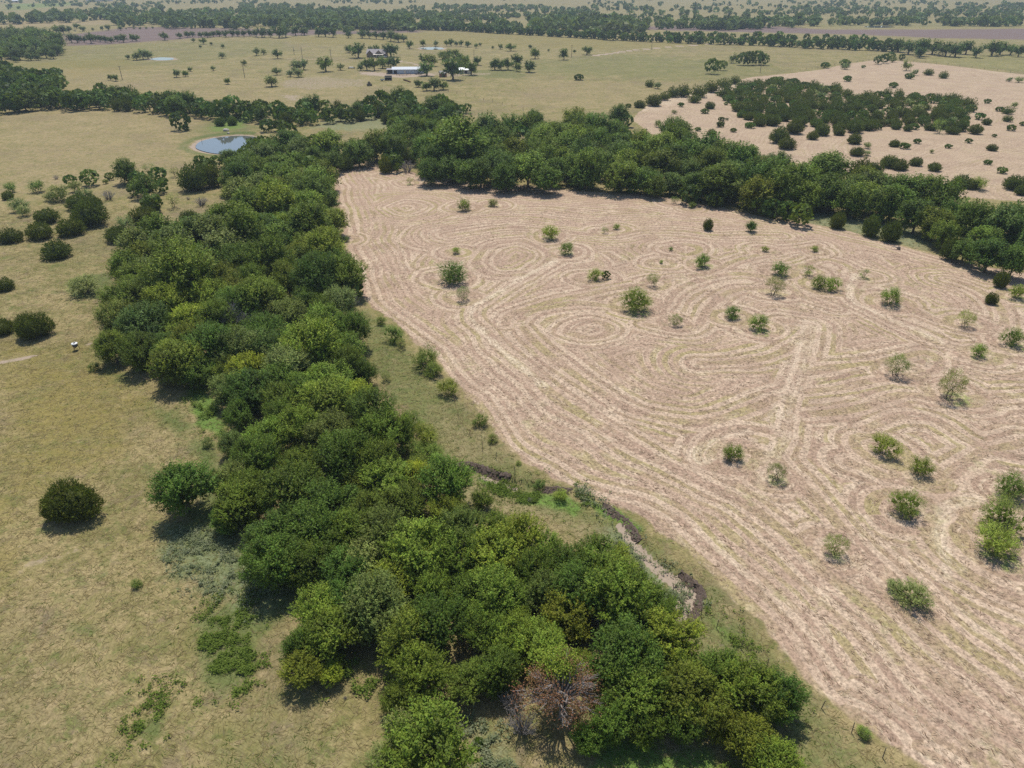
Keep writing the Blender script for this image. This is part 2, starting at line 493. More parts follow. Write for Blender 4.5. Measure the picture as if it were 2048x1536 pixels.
for tk in SHRUB_TXT.split():
    u, v, wpx, t = tk.split(','); u, v, wpx = float(u), float(v), float(wpx)
    x, y = ground0(u, v + wpx * .25)
    FIELD_SHRUBS.append((x, y, wpx * proj(x, y, 0)[2] / FPX))
for k_, (sx, sy, sw_) in enumerate(FIELD_SHRUBS):
    m = (np.abs(gx - sx) < 12) & (np.abs(gy - sy) < 12)
    rr_ = np.hypot(gx[m] - sx + 0.5 * math.sin(k_ * 2.1) * sw_, gy[m] - sy + .35 * sw_ + 0.2 * sw_ * math.cos(k_)) + 0.6 * wob[m]
    paint['lush'][m] = np.maximum(paint['lush'][m], (0.75 if k_ % 3 == 0 else 0.35) * (1 - sstep(sw_ * .30, sw_ * .62, rr_)))
for sel, guides, shr in ((dm1 > -3, GUIDES, FIELD_SHRUBS), (dm2 > -3, GUIDES2, [])):
    idx = np.where(sel & (gx < 330) & (gy < 700))[0]
    wx = 1.1 * vnoise(gx[idx] / 9, gy[idx] / 9, 31); wy = 1.1 * vnoise(gx[idx] / 9, gy[idx] / 9, 32)
    px, py = gx[idx] + wx, gy[idx] + wy
    best = np.full(px.shape, 1e9); arc = np.zeros(px.shape); gid = np.zeros(px.shape)
    for k, g in enumerate(guides):
        P = catmull(W0(PL(g)), 5)
        d, a, s = seg_dist(px, py, P)
        off = 0 if k < 2 else (k * 0.37) % 1
        m = d < best
        best = np.where(m, d, best); arc = np.where(m, a + k * 57.0, arc); gid = np.where(m, k + off, gid)
    for k, (sx, sy, sw) in enumerate(shr):
        r = np.sqrt((px - sx) ** 2 + (py - sy) ** 2)
        rr = sw * 0.5 + 1.6
        d = np.abs(r - rr) + 0.6
        m = (d < best) & (r < rr + 4.5)
        best = np.where(m, np.abs(r - rr), best); arc = np.where(m, np.arctan2(py - sy, px - sx) * rr + k * 31, arc)
    mow_d[idx] = best; mow_s[idx] = arc

EDGE_CLASS = np.zeros(gx.shape)
# faces sorted into the named pieces of the setting
i0 = (np.arange(NY - 1)[:, None] * NX + np.arange(NX - 1)[None, :]).ravel()
QF = np.stack([i0, i0 + 1, i0 + NX + 1, i0 + NX], 1)
def fc(a): return a[QF].mean(1)
f_m1, f_m2 = fc(dm1), fc(dm2)
f_till, f_x, f_y = fc(paint['tilled']), fc(gx), fc(gy)
cls = np.zeros(len(QF), int)                         # 0 pasture
cls[f_m1 > 0] = 1
cls[(f_m2 > 0)] = 2
cls[(f_till > 0.5) & (f_x < 0)] = 3
cls[(f_till > 0.5) & (f_x >= 0)] = 4
cls[f_y > 1500] = 5
road = np.zeros(gx.shape)
Pp = catmull(W0(PL("1185,112 1230,106 1270,100.5 1330,95 1385,91 1440,88 1490,86.5")), 4)
road = seg_dist(gx, gy, Pp)[0]
cls[(fc(road) < 3.5)] = 6
NAMES = ['ground', 'mown_field', 'hillside_clearing', 'ploughed_field', 'dark_ploughed_field', 'hills', 'gravel_road']
# ------------------------------------------------------------------ ground material
def ground_material():
    t = NT('ground_cover')
    P = t.n('ShaderNodeNewGeometry').outputs['Position']
    A = {k: t.attr(k) for k in ('green', 'dirt', 'tilled', 'lush', 'pale', 'yellow', 'straw', 'd_mown', 'mow_d', 'mow_s', 'plain')}
    n_big = t.noise(P, 0.018, 3, .6)
    n_mid = t.noise(P, 0.11, 4, .65)
    n_sm = t.noise(P, 0.75, 4, .7)
    n_fi = t.noise(P, 3.2, 4, .75)
    sep = t.n('ShaderNodeSeparateXYZ', {0: P})
    X, Y, Z = sep.outputs
    # lodged grass: fibres whose direction wanders
    def along(deg, fl, fw, z_):
        ca, sa = math.cos(math.radians(deg)), math.sin(math.radians(deg))
        ux = t.math('ADD', t.math('MULTIPLY', X, ca * fl), t.math('MULTIPLY', Y, sa * fl))
        uy = t.math('ADD', t.math('MULTIPLY', X, -sa * fw), t.math('MULTIPLY', Y, ca * fw))
        return t.noise(t.xyz(ux, uy, z_), 1.0, 4, .7)
    sel_ = t.ss(0.40, 0.60, t.noise(P, 0.23, 3, .6))
    sel2 = t.ss(0.44, 0.56, t.noise(P, 0.17, 3, .6))
    fm = t.n('ShaderNodeMix', {0: sel_, 2: along(25, 1.3, 5.5, 1.0), 3: along(100, 1.3, 5.5, 4.0)}, data_type='FLOAT').outputs[0]
    fib = t.n('ShaderNodeMix', {0: sel2, 2: fm, 3: along(150, 1.3, 5.5, 9.0)}, data_type='FLOAT').outputs[0]
    fib2 = t.noise(t.xyz(t.math('MULTIPLY', X, 0.25), t.math('MULTIPLY', Y, 1.1), 3.0), 1.0, 4, .65)
    # ---- meadow
    straw = (0.34, 0.268, 0.132); olive = (0.188, 0.170, 0.062); grn = (0.11, 0.142, 0.038); dry = (0.215, 0.165, 0.105)
    a = t.math('ADD', t.math('MULTIPLY', n_mid, 0.55), t.math('MULTIPLY', n_sm, 0.45))
    col = t.mix(t.ss(0.38, 0.62, a), olive, straw)
    col = t.mix(t.math('MULTIPLY', t.ss(0.50, 0.72, n_big), 0.45), col, dry)
    col = t.mix(t.math('MULTIPLY', t.ss(0.50, 0.64, t.noise(P, 0.33, 5, .75)), 0.6), col, grn)
    col = t.mix(t.math('MULTIPLY', t.ss(0.50, 0.64, t.noise(P, 0.055, 4, .7)), 0.5), col, (0.135, 0.118, 0.06))
    col = t.mix(t.math('MULTIPLY', t.ss(0.54, 0.66, t.noise(P, 0.21, 5, .75, .6)), 0.55), col, (0.20, 0.145, 0.10))
    col = t.mix(t.math('MULTIPLY', t.ss(0.55, 0.68, t.noise(P, 0.5, 4, .7, .5)), 0.6), col, (0.37, 0.285, 0.155))
    gm = t.ss(0.25, 0.75, t.math('ADD', t.math('MULTIPLY', A['green'], 0.75), t.math('MULTIPLY', t.math('SUBTRACT', n_sm, 0.35), 0.9)))
    gm = t.math('MULTIPLY', gm, t.ss(0.02, 0.35, A['green']))
    col = t.mix(t.math('MULTIPLY', gm, .85), col, t.mix(n_sm, (0.075, 0.115, 0.028), (0.14, 0.165, 0.055)))
    col = t.mix(t.math('MULTIPLY', A['yellow'], t.ss(0.25, 0.6, t.math('ADD', n_mid, t.math('MULTIPLY', t.math('SUBTRACT', fib2, .5), .6)))), col, (0.225, 0.185, 0.052))
    col = t.mix(t.math('MULTIPLY', A['straw'], t.ss(0.3, 0.65, n_sm)), col, (0.33, 0.25, 0.14))
    lm = t.math('MULTIPLY', t.ss(0.1, 0.6, A['lush']), t.ss(0.30, 0.52, t.math('ADD', n_sm, t.math('MULTIPLY', A['lush'], 0.12))))
    col = t.mix(lm, col, t.mix(n_fi, (0.09, 0.16, 0.028), (0.17, 0.245, 0.06)))
    pm = t.math('MULTIPLY', A['pale'], t.ss(0.25, 0.6, n_sm))
    col = t.mix(pm, col, t.mix(n_fi, (0.15, 0.18, 0.085), (0.25, 0.27, 0.16)))
    # light and dark flecks
    k = t.math('ADD', t.math('MULTIPLY', fib, 0.55), t.math('MULTIPLY', n_fi, 0.45))
    val = t.math('ADD', 0.55, t.math('MULTIPLY', t.ss(0.28, 0.72, k), 0.88))
    vv = t.n('ShaderNodeCombineColor', {0: val, 1: val, 2: val}).outputs[0]
    col = t.mix(1.0, col, vv, 'MULTIPLY')
    grey = t.ss(0.60, 0.72, t.noise(P, 0.9, 4, .8))
    col = t.mix(t.math('MULTIPLY', grey, 0.5), col, (0.17, 0.14, 0.12))
    # ---- mown
    wb = t.math('MULTIPLY', t.math('SUBTRACT', n_sm, 0.5), 0.5)
    md = t.math('ADD', A['mow_d'], t.math('ADD', wb, t.math('MULTIPLY', t.math('SUBTRACT', n_mid, 0.5), 1.3)))
    q = t.math('DIVIDE', md, 1.95)
    ph = t.math('FRACT', q)
    sid = t.math('FLOOR', q)
    tri = t.math('ABSOLUTE', t.math('SUBTRACT', ph, 0.5))           # .5 at the seam of two passes
    S = A['mow_s']
    sw = t.n('ShaderNodeTexWhiteNoise', {0: t.xyz(sid, 3.7, 0.0)}, noise_dimensions='3D').outputs['Value']
    sl_ = t.noise(t.xyz(t.math('MULTIPLY', sid, 7.3), t.math('MULTIPLY', S, 0.035), 2.0), 1.0, 3, .6)
    pas = t.math('ADD', t.math('MULTIPLY', sw, 0.35), t.math('MULTIPLY', sl_, 0.65))   # character of one pass
    streak = t.noise(t.xyz(t.math('MULTIPLY', A['mow_d'], 2.6), t.math('MULTIPLY', S, 0.42), 7.0), 1.0, 4, .7)
    streak2 = t.noise(t.xyz(t.math('MULTIPLY', A['mow_d'], 0.9), t.math('MULTIPLY', S, 0.06), 1.0), 1.0, 3, .6)
    clump = t.noise(P, 1.9, 4, .75)
    pink = (0.435, 0.314, 0.224); pale = (0.585, 0.47, 0.335); brn = (0.30, 0.205, 0.145); ol = (0.325, 0.27, 0.125)
    sc = t.math('ADD', t.math('MULTIPLY', streak, .55), t.math('MULTIPLY', clump, .45))
    mc = t.mix(t.ss(0.34, 0.64, sc), t.mix(0.55, brn, pink), pink)
    half = t.ss(0.42, 0.56, t.math('ADD', ph, t.math('MULTIPLY', t.math('SUBTRACT', streak, .5), .35)))
    # one half of a pass lies under raked straw, the other is bare or olive stubble
    pw = t.math('MULTIPLY', half, t.ss(0.36, 0.62, t.math('ADD', t.math('MULTIPLY', pas, .7), t.math('MULTIPLY', sc, .3))))
    mc = t.mix(t.math('MULTIPLY', pw, 0.42), mc, pale)
    inv = t.math('SUBTRACT', 1.0, half)
    bw = t.math('MULTIPLY', inv, t.ss(0.35, 0.55, t.math('ADD', t.math('MULTIPLY', streak2, .6), t.math('MULTIPLY', pas, .4))))
    mc = t.mix(t.math('MULTIPLY', bw, 0.5), mc, brn)
    ow = t.math('MULTIPLY', inv, t.ss(0.45, 0.60, t.math('ADD', t.math('MULTIPLY', n_mid, .5), t.math('MULTIPLY', t.math('SUBTRACT', 1.0, sl_), .5))))
    mc = t.mix(t.math('MULTIPLY', ow, 0.85), mc, ol)
    rid = t.math('MULTIPLY', t.ss(0.435, 0.49, tri), t.ss(0.38, 0.56, t.math('ADD', t.math('MULTIPLY', streak2, .5), t.math('MULTIPLY', streak, .5))))
    mc = t.mix(t.math('MULTIPLY', rid, 0.5), mc, pale)
    dr = t.math('MULTIPLY', t.ss(0.50, 0.64, t.noise(P, 0.22, 4, .65)), t.ss(0.42, 0.60, streak))
    mc = t.mix(t.math('MULTIPLY', dr, 0.6), mc, pale)
    dk = t.math('MULTIPLY', t.ss(0.50, 0.66, t.noise(P, 0.13, 3, .6)), t.ss(0.32, 0.6, clump))
    mc = t.mix(t.math('MULTIPLY', dk, 0.55), mc, brn)
    gsp = t.math('MULTIPLY', t.ss(0.56, 0.70, t.noise(P, 0.085, 4, .7)), t.ss(0.42, 0.6, n_sm))
    mc = t.mix(t.math('MULTIPLY', gsp, 0.5), mc, (0.30, 0.29, 0.12))
    mc = t.mix(t.math('MULTIPLY', A['plain'], 0.62), mc, t.mix(t.ss(0.35, 0.65, t.noise(P, 0.09, 4, .65)), (0.355, 0.262, 0.178), (0.425, 0.325, 0.215)))
    mc = t.mix(t.math('MULTIPLY', A['straw'], t.ss(0.3, 0.6, streak)), mc, (0.66, 0.55, 0.40))
    mc = t.mix(t.math('MULTIPLY', t.ss(0.1, 0.9, A['lush']), t.ss(0.38, 0.6, n_sm)), mc, (0.23, 0.26, 0.08))
    mv = t.math('ADD', 0.42, t.math('MULTIPLY', t.ss(0.30, 0.66, t.math('ADD', t.math('MULTIPLY', clump, .5), t.math('MULTIPLY', n_fi, .5))), 1.0))
    mc = t.mix(1.0, mc, t.n('ShaderNodeCombineColor', {0: mv, 1: mv, 2: mv}).outputs[0], 'MULTIPLY')
    mm = t.ss(-0.25, 0.35, t.math('ADD', A['d_mown'], wb))
    col = t.mix(mm, col, mc)
    # ---- tilled
    rows = t.noise(t.xyz(t.math('MULTIPLY', X, 0.012), t.math('MULTIPLY', Y, 0.10), 0.0), 1.0, 4, .6)
    tc = t.mix(rows, (0.135, 0.098, 0.088), (0.225, 0.165, 0.14))
    col = t.mix(A['tilled'], col, tc)
    # ---- bare soil
    dc = t.mix(n_fi, (0.27, 0.205, 0.15), (0.46, 0.37, 0.28))
    dmk = t.ss(0.30, 0.62, t.math('ADD', A['dirt'], t.math('MULTIPLY', t.math('SUBTRACT', n_sm, 0.5), 0.9)))
    dmk = t.math('MULTIPLY', dmk, t.ss(0.02, 0.2, A['dirt']))
    col = t.mix(dmk, col, dc)
    hgt = t.math('ADD', t.math('MULTIPLY', k, 0.26), t.math('MULTIPLY', clump, 0.22))
    bmp = t.n('ShaderNodeBump', {'Strength': 0.75, 'Distance': 0.45, 'Height': hgt})
    b = t.n('ShaderNodeBsdfPrincipled', {'Base Color': col, 'Roughness': 0.95, 'Specular IOR Level': 0.08, 'Normal': bmp.outputs[0]})
    t.surf(b)
    return t.m

MAT_GROUND = ground_material()
ATT = dict(paint); ATT.update(d_mown=d_mown, mow_d=mow_d, mow_s=mow_s, plain=(dm2 > dm1).astype(float))
GV = np.stack([gx, gy, gz], 1)
for ci, nm in enumerate(NAMES):
    F = QF[cls == ci]
    if not len(F): continue
    used, inv = np.unique(F, return_inverse=True)
    me = mesh_np(nm, GV[used], inv.reshape(F.shape), MAT_GROUND, True)
    for k, v in ATT.items():
        at = me.attributes.new(k, 'FLOAT', 'POINT')
        at.data.foreach_set('value', v[used].astype(np.float32))
    o = link(nm, me)
    o['kind'] = 'structure'
    o['label'] = {'ground': 'dry grass pasture around the belts of trees', 'mown_field': 'pinkish freshly mown field with swirling mower passes',
        'hillside_clearing': 'mown clearing dotted with round cedars on the slope', 'ploughed_field': 'mauve bare field behind the row of trees',
        'dark_ploughed_field': 'dark brown bare field behind the long hedgerow', 'hills': 'far olive pasture fading into haze', 'gravel_road': 'pale gravel road crossing the green pasture'}[nm]

# ---- creek bank: the cut face of soil on the field side, its shade painted in as a dark tone
MAT_SHADED_SOIL = simple('shaded_bank_soil', (0.11, 0.082, 0.066), 0.95, 0, 0.6, 6.0, .1)
def arc_at(u, v):
    x, y = ground0(u, v)
    return float(seg_dist(np.array([x]), np.array([y]), CREEK)[1][0])
GAP0, GAP1 = arc_at(1014, 957), arc_at(1085, 978)
print('ARC', GAP0, GAP1, arc_at(1250, 1055), arc_at(1393, 1182))
def bank():
    P = CREEK
    seg = np.sqrt(((P[1:] - P[:-1]) ** 2).sum(1)); L = np.concatenate([[0], np.cumsum(seg)])
    s = np.arange(0, L[-1], 0.22)
    cx = np.interp(s, L, P[:, 0]); cy = np.interp(s, L, P[:, 1])
    tx = np.gradient(cx); ty = np.gradient(cy); n = np.hypot(tx, ty); nx, ny = -ty / n, tx / n
    rows = []
    for t_, dz in ((1.15, 0.02), (0.95, 0.07), (0.62, -0.12), (0.5, None), (0.30, None), (0.1, None)):
        j = 0.13 * RS.randn(len(s)) + 0.22 * vnoise(s / 1.7, s * 0, 44)
        x = cx + nx * (t_ + j); y = cy + ny * (t_ + j)
        z = H(cx + nx * 1.3, cy + ny * 1.3) + (dz if dz is not None else 0)
        if dz is None:
            fl = H(cx, cy) + 0.02; tp = H(cx + nx * 1.3, cy + ny * 1.3)
            q = {0.5: 0.45, 0.30: 0.8, 0.1: 1.0}[t_]
            z = tp + (fl - tp) * q + 0.03 * RS.randn(len(s))
        rows.append(np.stack([x, y, z], 1))
    V = np.concatenate(rows); n = len(s)
    F = [(r * n + i, r * n + i + 1, (r + 1) * n + i + 1, (r + 1) * n + i) for r in range(len(rows) - 1) for i in range(n - 1)
         if not (GAP0 < s[i] < GAP1) and not (s[i] > GAP1 and vnoise(np.array([s[i] / 3.1]), np.array([0.5]), 71)[0] > .35)]
    me = mesh_np('creek_bank', V, F, MAT_SHADED_SOIL)
    o = link('creek_bank', me); o['kind'] = 'structure'; o['label'] = 'cut face of soil, painted dark for shade, along the dry creek'
bank()

# ---- water
def water_mat():
    t = NT('pond_water')
    P = t.n('ShaderNodeNewGeometry').outputs['Position']
    bm = t.n('ShaderNodeBump', {'Strength': 0.06, 'Distance': 0.05, 'Height': t.noise(P, 1.2, 3)})
    b = t.n('ShaderNodeBsdfPrincipled', {'Base Color': (0.12, 0.13, 0.125), 'Roughness': 0.03, 'Specular IOR Level': 1.0, 'IOR': 1.7, 'Normal': bm.outputs[0]})
    t.surf(b)
    return t.m
MAT_WATER = water_mat()
def pond(P, z, label):
    n = len(P); c = P.mean(0)
    V = [(x, y, z) for x, y in P] + [(c[0], c[1], z)]
    F = [(i, (i + 1) % n, n) for i in range(n)]
    o = link('pond_water', mesh_np('pond_water', V, F, MAT_WATER, True)); o['kind'] = 'structure'; o['label'] = label
def grown(P, k): c = P.mean(0); return c + (P - c) * k
pond(grown(POND, 1.03), -0.62, 'round stock pond mirroring the sky beside the belt of trees')
pond(grown(POND2, 1.06), -0.12, 'small pale pond in the far pasture beside airy trees')
pond(grown(POND3, 1.06), -0.12, 'small pond behind the farmhouse trees')
pond(grown(POND4, 1.1), -0.1, 'whitish shallow pond beyond the dark ploughed field')

# ------------------------------------------------------------------ loose grass, straw and weeds (nobody could count them)
def sample_px(n, poly_px, hz=0.0):
    P = np.array(PL(poly_px)); W = W0(P)
    lo, hi = W.min(0), W.max(0); out = []
    while len(out) < n:
        q = lo + RS.rand(n * 2, 2) * (hi - lo)
        q = q[inside(q[:, 0], q[:, 1], W)]
        out = q if len(out) == 0 else np.vstack([out, q])
    return out[:n]

def blades_mat(name, cols, transl=0.25):
    t = NT(name)
    a = t.attr('tint')
    r = t.n('ShaderNodeValToRGB', {0: a})
    e = r.color_ramp.elements
    e[0].color = (*cols[0], 1); e[1].color = (*cols[-1], 1)
    for i, c in enumerate(cols[1:-1]):
        q = e.new((i + 1) / (len(cols) - 1)); q.color = (*c, 1)
    d = t.n('ShaderNodeBsdfDiffuse', {'Color': r.outputs[0], 'Roughness': 0.5})
    tr = t.n('ShaderNodeBsdfTranslucent', {'Color': r.outputs[0]})
    t.surf(t.n('ShaderNodeMixShader', {0: transl, 1: d, 2: tr}))
    return t.m

def tufts(name, xy, nb, length, width, mat, lean=0.5, up=0.7, dirs=None, tint=None):
    """each tuft is nb bent blades (one triangle each)"""
    n = len(xy); N = n * nb
    base = np.repeat(xy, nb, 0) + RS.randn(N, 2) * length * 0.28
    z0 = np.repeat(H(xy[:, 0], xy[:, 1]), nb)
    ang = RS.rand(N) * 2 * np.pi if dirs is None else np.repeat(dirs, nb) + RS.randn(N) * 0.5
    L = length * (0.5 + RS.rand(N)); ll = lean * (0.5 + RS.rand(N))
    dx, dy = np.cos(ang), np.sin(ang)
    tip = np.stack([base[:, 0] + dx * L * ll, base[:, 1] + dy * L * ll, z0 + L * up * (0.6 + 0.6 * RS.rand(N))], 1)
    sx, sy = -dy * width / 2, dx * width / 2
    a = np.stack([base[:, 0] + sx, base[:, 1] + sy, z0 - 0.02], 1)
    b = np.stack([base[:, 0] - sx, base[:, 1] - sy, z0 - 0.02], 1)
    V = np.stack([a, b, tip], 1).reshape(-1, 3)
    F = np.arange(N * 3).reshape(-1, 3)
    me = mesh_np(name, V, F, mat)
    tv = RS.rand(n) if tint is None else tint
    at = me.attributes.new('tint', 'FLOAT', 'FACE')
    at.data.foreach_set('value', np.clip(np.repeat(tv, nb) + 0.18 * RS.randn(N), 0, 1).astype(np.float32))
    return link(name, me)

def lookup(name, xy):
    """value of a painted mask at points"""
    ix = np.clip(np.searchsorted(xs, xy[:, 0]), 0, NX - 1); iy = np.clip(np.searchsorted(ys, xy[:, 1]), 0, NY - 1)
    return ATT[name].reshape(NY, NX)[iy, ix]

M_STRAWB = blades_mat('dry_grass_blades', [(0.25, 0.22, 0.09), (0.35, 0.29, 0.14), (0.44, 0.36, 0.19), (0.54, 0.45, 0.27)], 0.5)
M_GREENB = blades_mat('green_grass_blades', [(0.10, 0.14, 0.03), (0.15, 0.20, 0.045), (0.20, 0.25, 0.07), (0.27, 0.30, 0.12)], 0.45)
M_CUT = blades_mat('cut_straw', [(0.24, 0.16, 0.105), (0.40, 0.28, 0.19), (0.55, 0.43, 0.29), (0.66, 0.54, 0.38)], 0.1)
M_WEED = blades_mat('weed_leaves', [(0.12, 0.18, 0.035), (0.18, 0.25, 0.045), (0.25, 0.33, 0.07)], 0.4)
M_PALEW = blades_mat('pale_weeds', [(0.20, 0.24, 0.11), (0.28, 0.32, 0.17), (0.38, 0.40, 0.25)], 0.4)

q = sample_px(46000, "-60,1640 -60,420 220,400 420,480 700,600 1000,860 1450,1170 1900,1560 1700,1650")
q = q[(lookup('d_mown', q) < -0.3) & (lookup('dirt', q) < .25) & (RS.rand(len(q)) < np.clip(130 / (q[:, 1] + 20), 0, 1))]
gr = lookup('green', q) + lookup('lush', q)
mg = RS.rand(len(q)) < np.clip(gr * .85, 0.08, .9)
o = tufts('dry_grass', q[~mg], 4, 0.60, 0.07, M_STRAWB, 1.1, 0.16)
setp(o, 'loose dry grass lying over the near pasture', 'grass', kind='stuff')
o = tufts('green_grass', q[mg], 4, 0.42, 0.08, M_GREENB, 0.9, 0.3)
setp(o, 'green grass tufts among the dry grass beside the wooded belt', 'grass', kind='stuff')

q = sample_px(42000, "690,420 1300,420 2100,560 2200,1560 1850,1560 1450,1170 1000,880 720,590")
q = q[(lookup('d_mown', q) > 0.0) & (RS.rand(len(q)) < np.clip(110 / (q[:, 1] + 10), 0, 1))]
md = lookup('mow_d', q); ph = np.abs((md / 2.75) % 1 - 0.5)
q2 = q[(ph > 0.30) | (RS.rand(len(q)) < 0.35)]
ix = np.clip(np.searchsorted(xs, q2[:, 0]), 1, NX - 2); iy = np.clip(np.searchsorted(ys, q2[:, 1]), 1, NY - 2)
MD = mow_d.reshape(NY, NX)
ddx = (MD[iy, ix + 1] - MD[iy, ix - 1]) / (xs[ix + 1] - xs[ix - 1]); ddy = (MD[iy + 1, ix] - MD[iy - 1, ix]) / (ys[iy + 1] - ys[iy - 1])
o = tufts('cut_straw', q2, 4, 0.45, 0.10, M_CUT, 1.0, 0.22, np.arctan2(ddy, ddx) + np.pi / 2)
setp(o, 'cut straw scattered in lines over the mown field', 'straw', kind='stuff')

def weeds(name, polys, mat, label, size=0.16, hgt=0.35, grp=9):
    allq = []
    for n, p in polys: allq.append(sample_px(n, p))
    q = np.vstack(allq)
    q = q + RS.randn(len(q), 2) * 1.1
    nz = vnoise(q[:, 0] / 2.4, q[:, 1] / 2.4, 61) + 0.6 * vnoise(q[:, 0] / .8, q[:, 1] / .8, 62)
    q = q[nz > 0.12]; n = len(q); N = n * grp
    c = np.repeat(q, grp, 0) + RS.randn(N, 2) * 0.16
    z = np.repeat(H(q[:, 0], q[:, 1]) + 0.0, grp) + RS.rand(N) ** 0.6 * np.repeat(hgt * (0.5 + RS.rand(n)), grp)
    cc = np.stack([c[:, 0], c[:, 1], z], 1)
    a = RS.randn(N, 3); a[:, 2] *= 0.4; a /= np.linalg.norm(a, axis=1)[:, None]
    b = np.cross(a, RS.randn(N, 3) + [0, 0, 2.5]); b /= np.linalg.norm(b, axis=1)[:, None]
    s = size * (0.6 + 0.8 * RS.rand(N))[:, None]
    V = np.stack([cc - a * s * .6, cc + b * s * .35, cc + a * s * .6, cc - b * s * .35], 1).reshape(-1, 3)
    me = mesh_np(name, V, np.arange(N * 4).reshape(-1, 4), mat)
    at = me.attributes.new('tint', 'FLOAT', 'FACE')
    at.data.foreach_set('value', np.clip(np.repeat(RS.rand(n), grp) + 0.2 * RS.randn(N), 0, 1).astype(np.float32))
    setp(link(name, me), label, 'weeds', kind='stuff')

weeds('weed_patch', [(900, "390,1260 440,1205 490,1190 520,1235 470,1290 400,1310"), (1100, "385,1345 440,1320 510,1290 515,1370 450,1392 390,1380"), (200, "270,1440 320,1430 325,1475 275,1480"), (120, "300,1370 320,1370 330,1430 312,1430")],
      M_WEED, 'bright green weeds in patches on the near pasture', 0.17, 0.35)
weeds('creekside_weeds', [(1000, "1040,978 1130,988 1180,1008 1150,1025 1040,1000"), (300, "965,952 1010,960 1030,985 985,975"), (700, "1400,1225 1440,1230 1560,1380 1600,1440 1540,1400"), (500, "1090,955 1150,975 1110,975 1085,965")],
      M_WEED, 'green weeds growing along the dry creek', 0.16, 0.4)
weeds('vine_cover', [(1500, "1190,1480 1420,1490 1450,1560 1180,1570"), (700, "375,780 420,785 455,850 445,880 400,850"), (400, "690,1335 750,1340 745,1375 680,1380")],
      M_WEED, 'low green vines spreading at the feet of the trees', 0.2, 0.5)
weeds('pale_weeds', [(900, "1620,428 1700,427 1760,440 1880,480 1850,498 1760,477 1700,458 1620,446"), (1100, "330,1050 470,1080 560,1180 500,1230 420,1180 340,1120"), (500, "930,1440 1010,1450 1010,1560 950,1560"), (400, "1200,1045 1260,1075 1400,1200 1390,1240 1340,1200 1270,1130"), (300, "1050,960 1180,990 1200,1020 1150,1005")],
      M_PALEW, 'pale grey green weeds beside the belts of trees', 0.18, 0.4)
# ------------------------------------------------------------------ trees: meshes shared by many individuals
def leaf_mat():
    t = NT('foliage')
    c0 = t.n('ShaderNodeObjectInfo').outputs['Color']
    v = t.attr('leafvar'); h = t.attr('leafhue')
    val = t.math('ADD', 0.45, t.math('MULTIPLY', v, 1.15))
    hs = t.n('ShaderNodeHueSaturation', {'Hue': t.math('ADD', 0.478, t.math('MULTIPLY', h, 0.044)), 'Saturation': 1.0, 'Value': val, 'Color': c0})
    b = t.n('ShaderNodeBsdfPrincipled', {'Base Color': hs.outputs[0], 'Roughness': 0.6, 'Specular IOR Level': 0.18})
    tr = t.n('ShaderNodeBsdfTranslucent', {'Color': t.mix(0.5, hs.outputs[0], (0.20, 0.26, 0.02))})
    t.surf(t.n('ShaderNodeMixShader', {0: 0.30, 1: b, 2: tr}))
    return t.m
MAT_LEAF = leaf_mat()
MAT_BARK = simple('bark', (0.13, 0.105, 0.085), 0.9, 0, 0.4, 5, .1)
MAT_DEAD = simple('dead_wood', (0.30, 0.27, 0.25), 0.9, 0, 0.3, 5, .1)

def unit(v): return v / (np.linalg.norm(v, axis=-1, keepdims=True) + 1e-9)

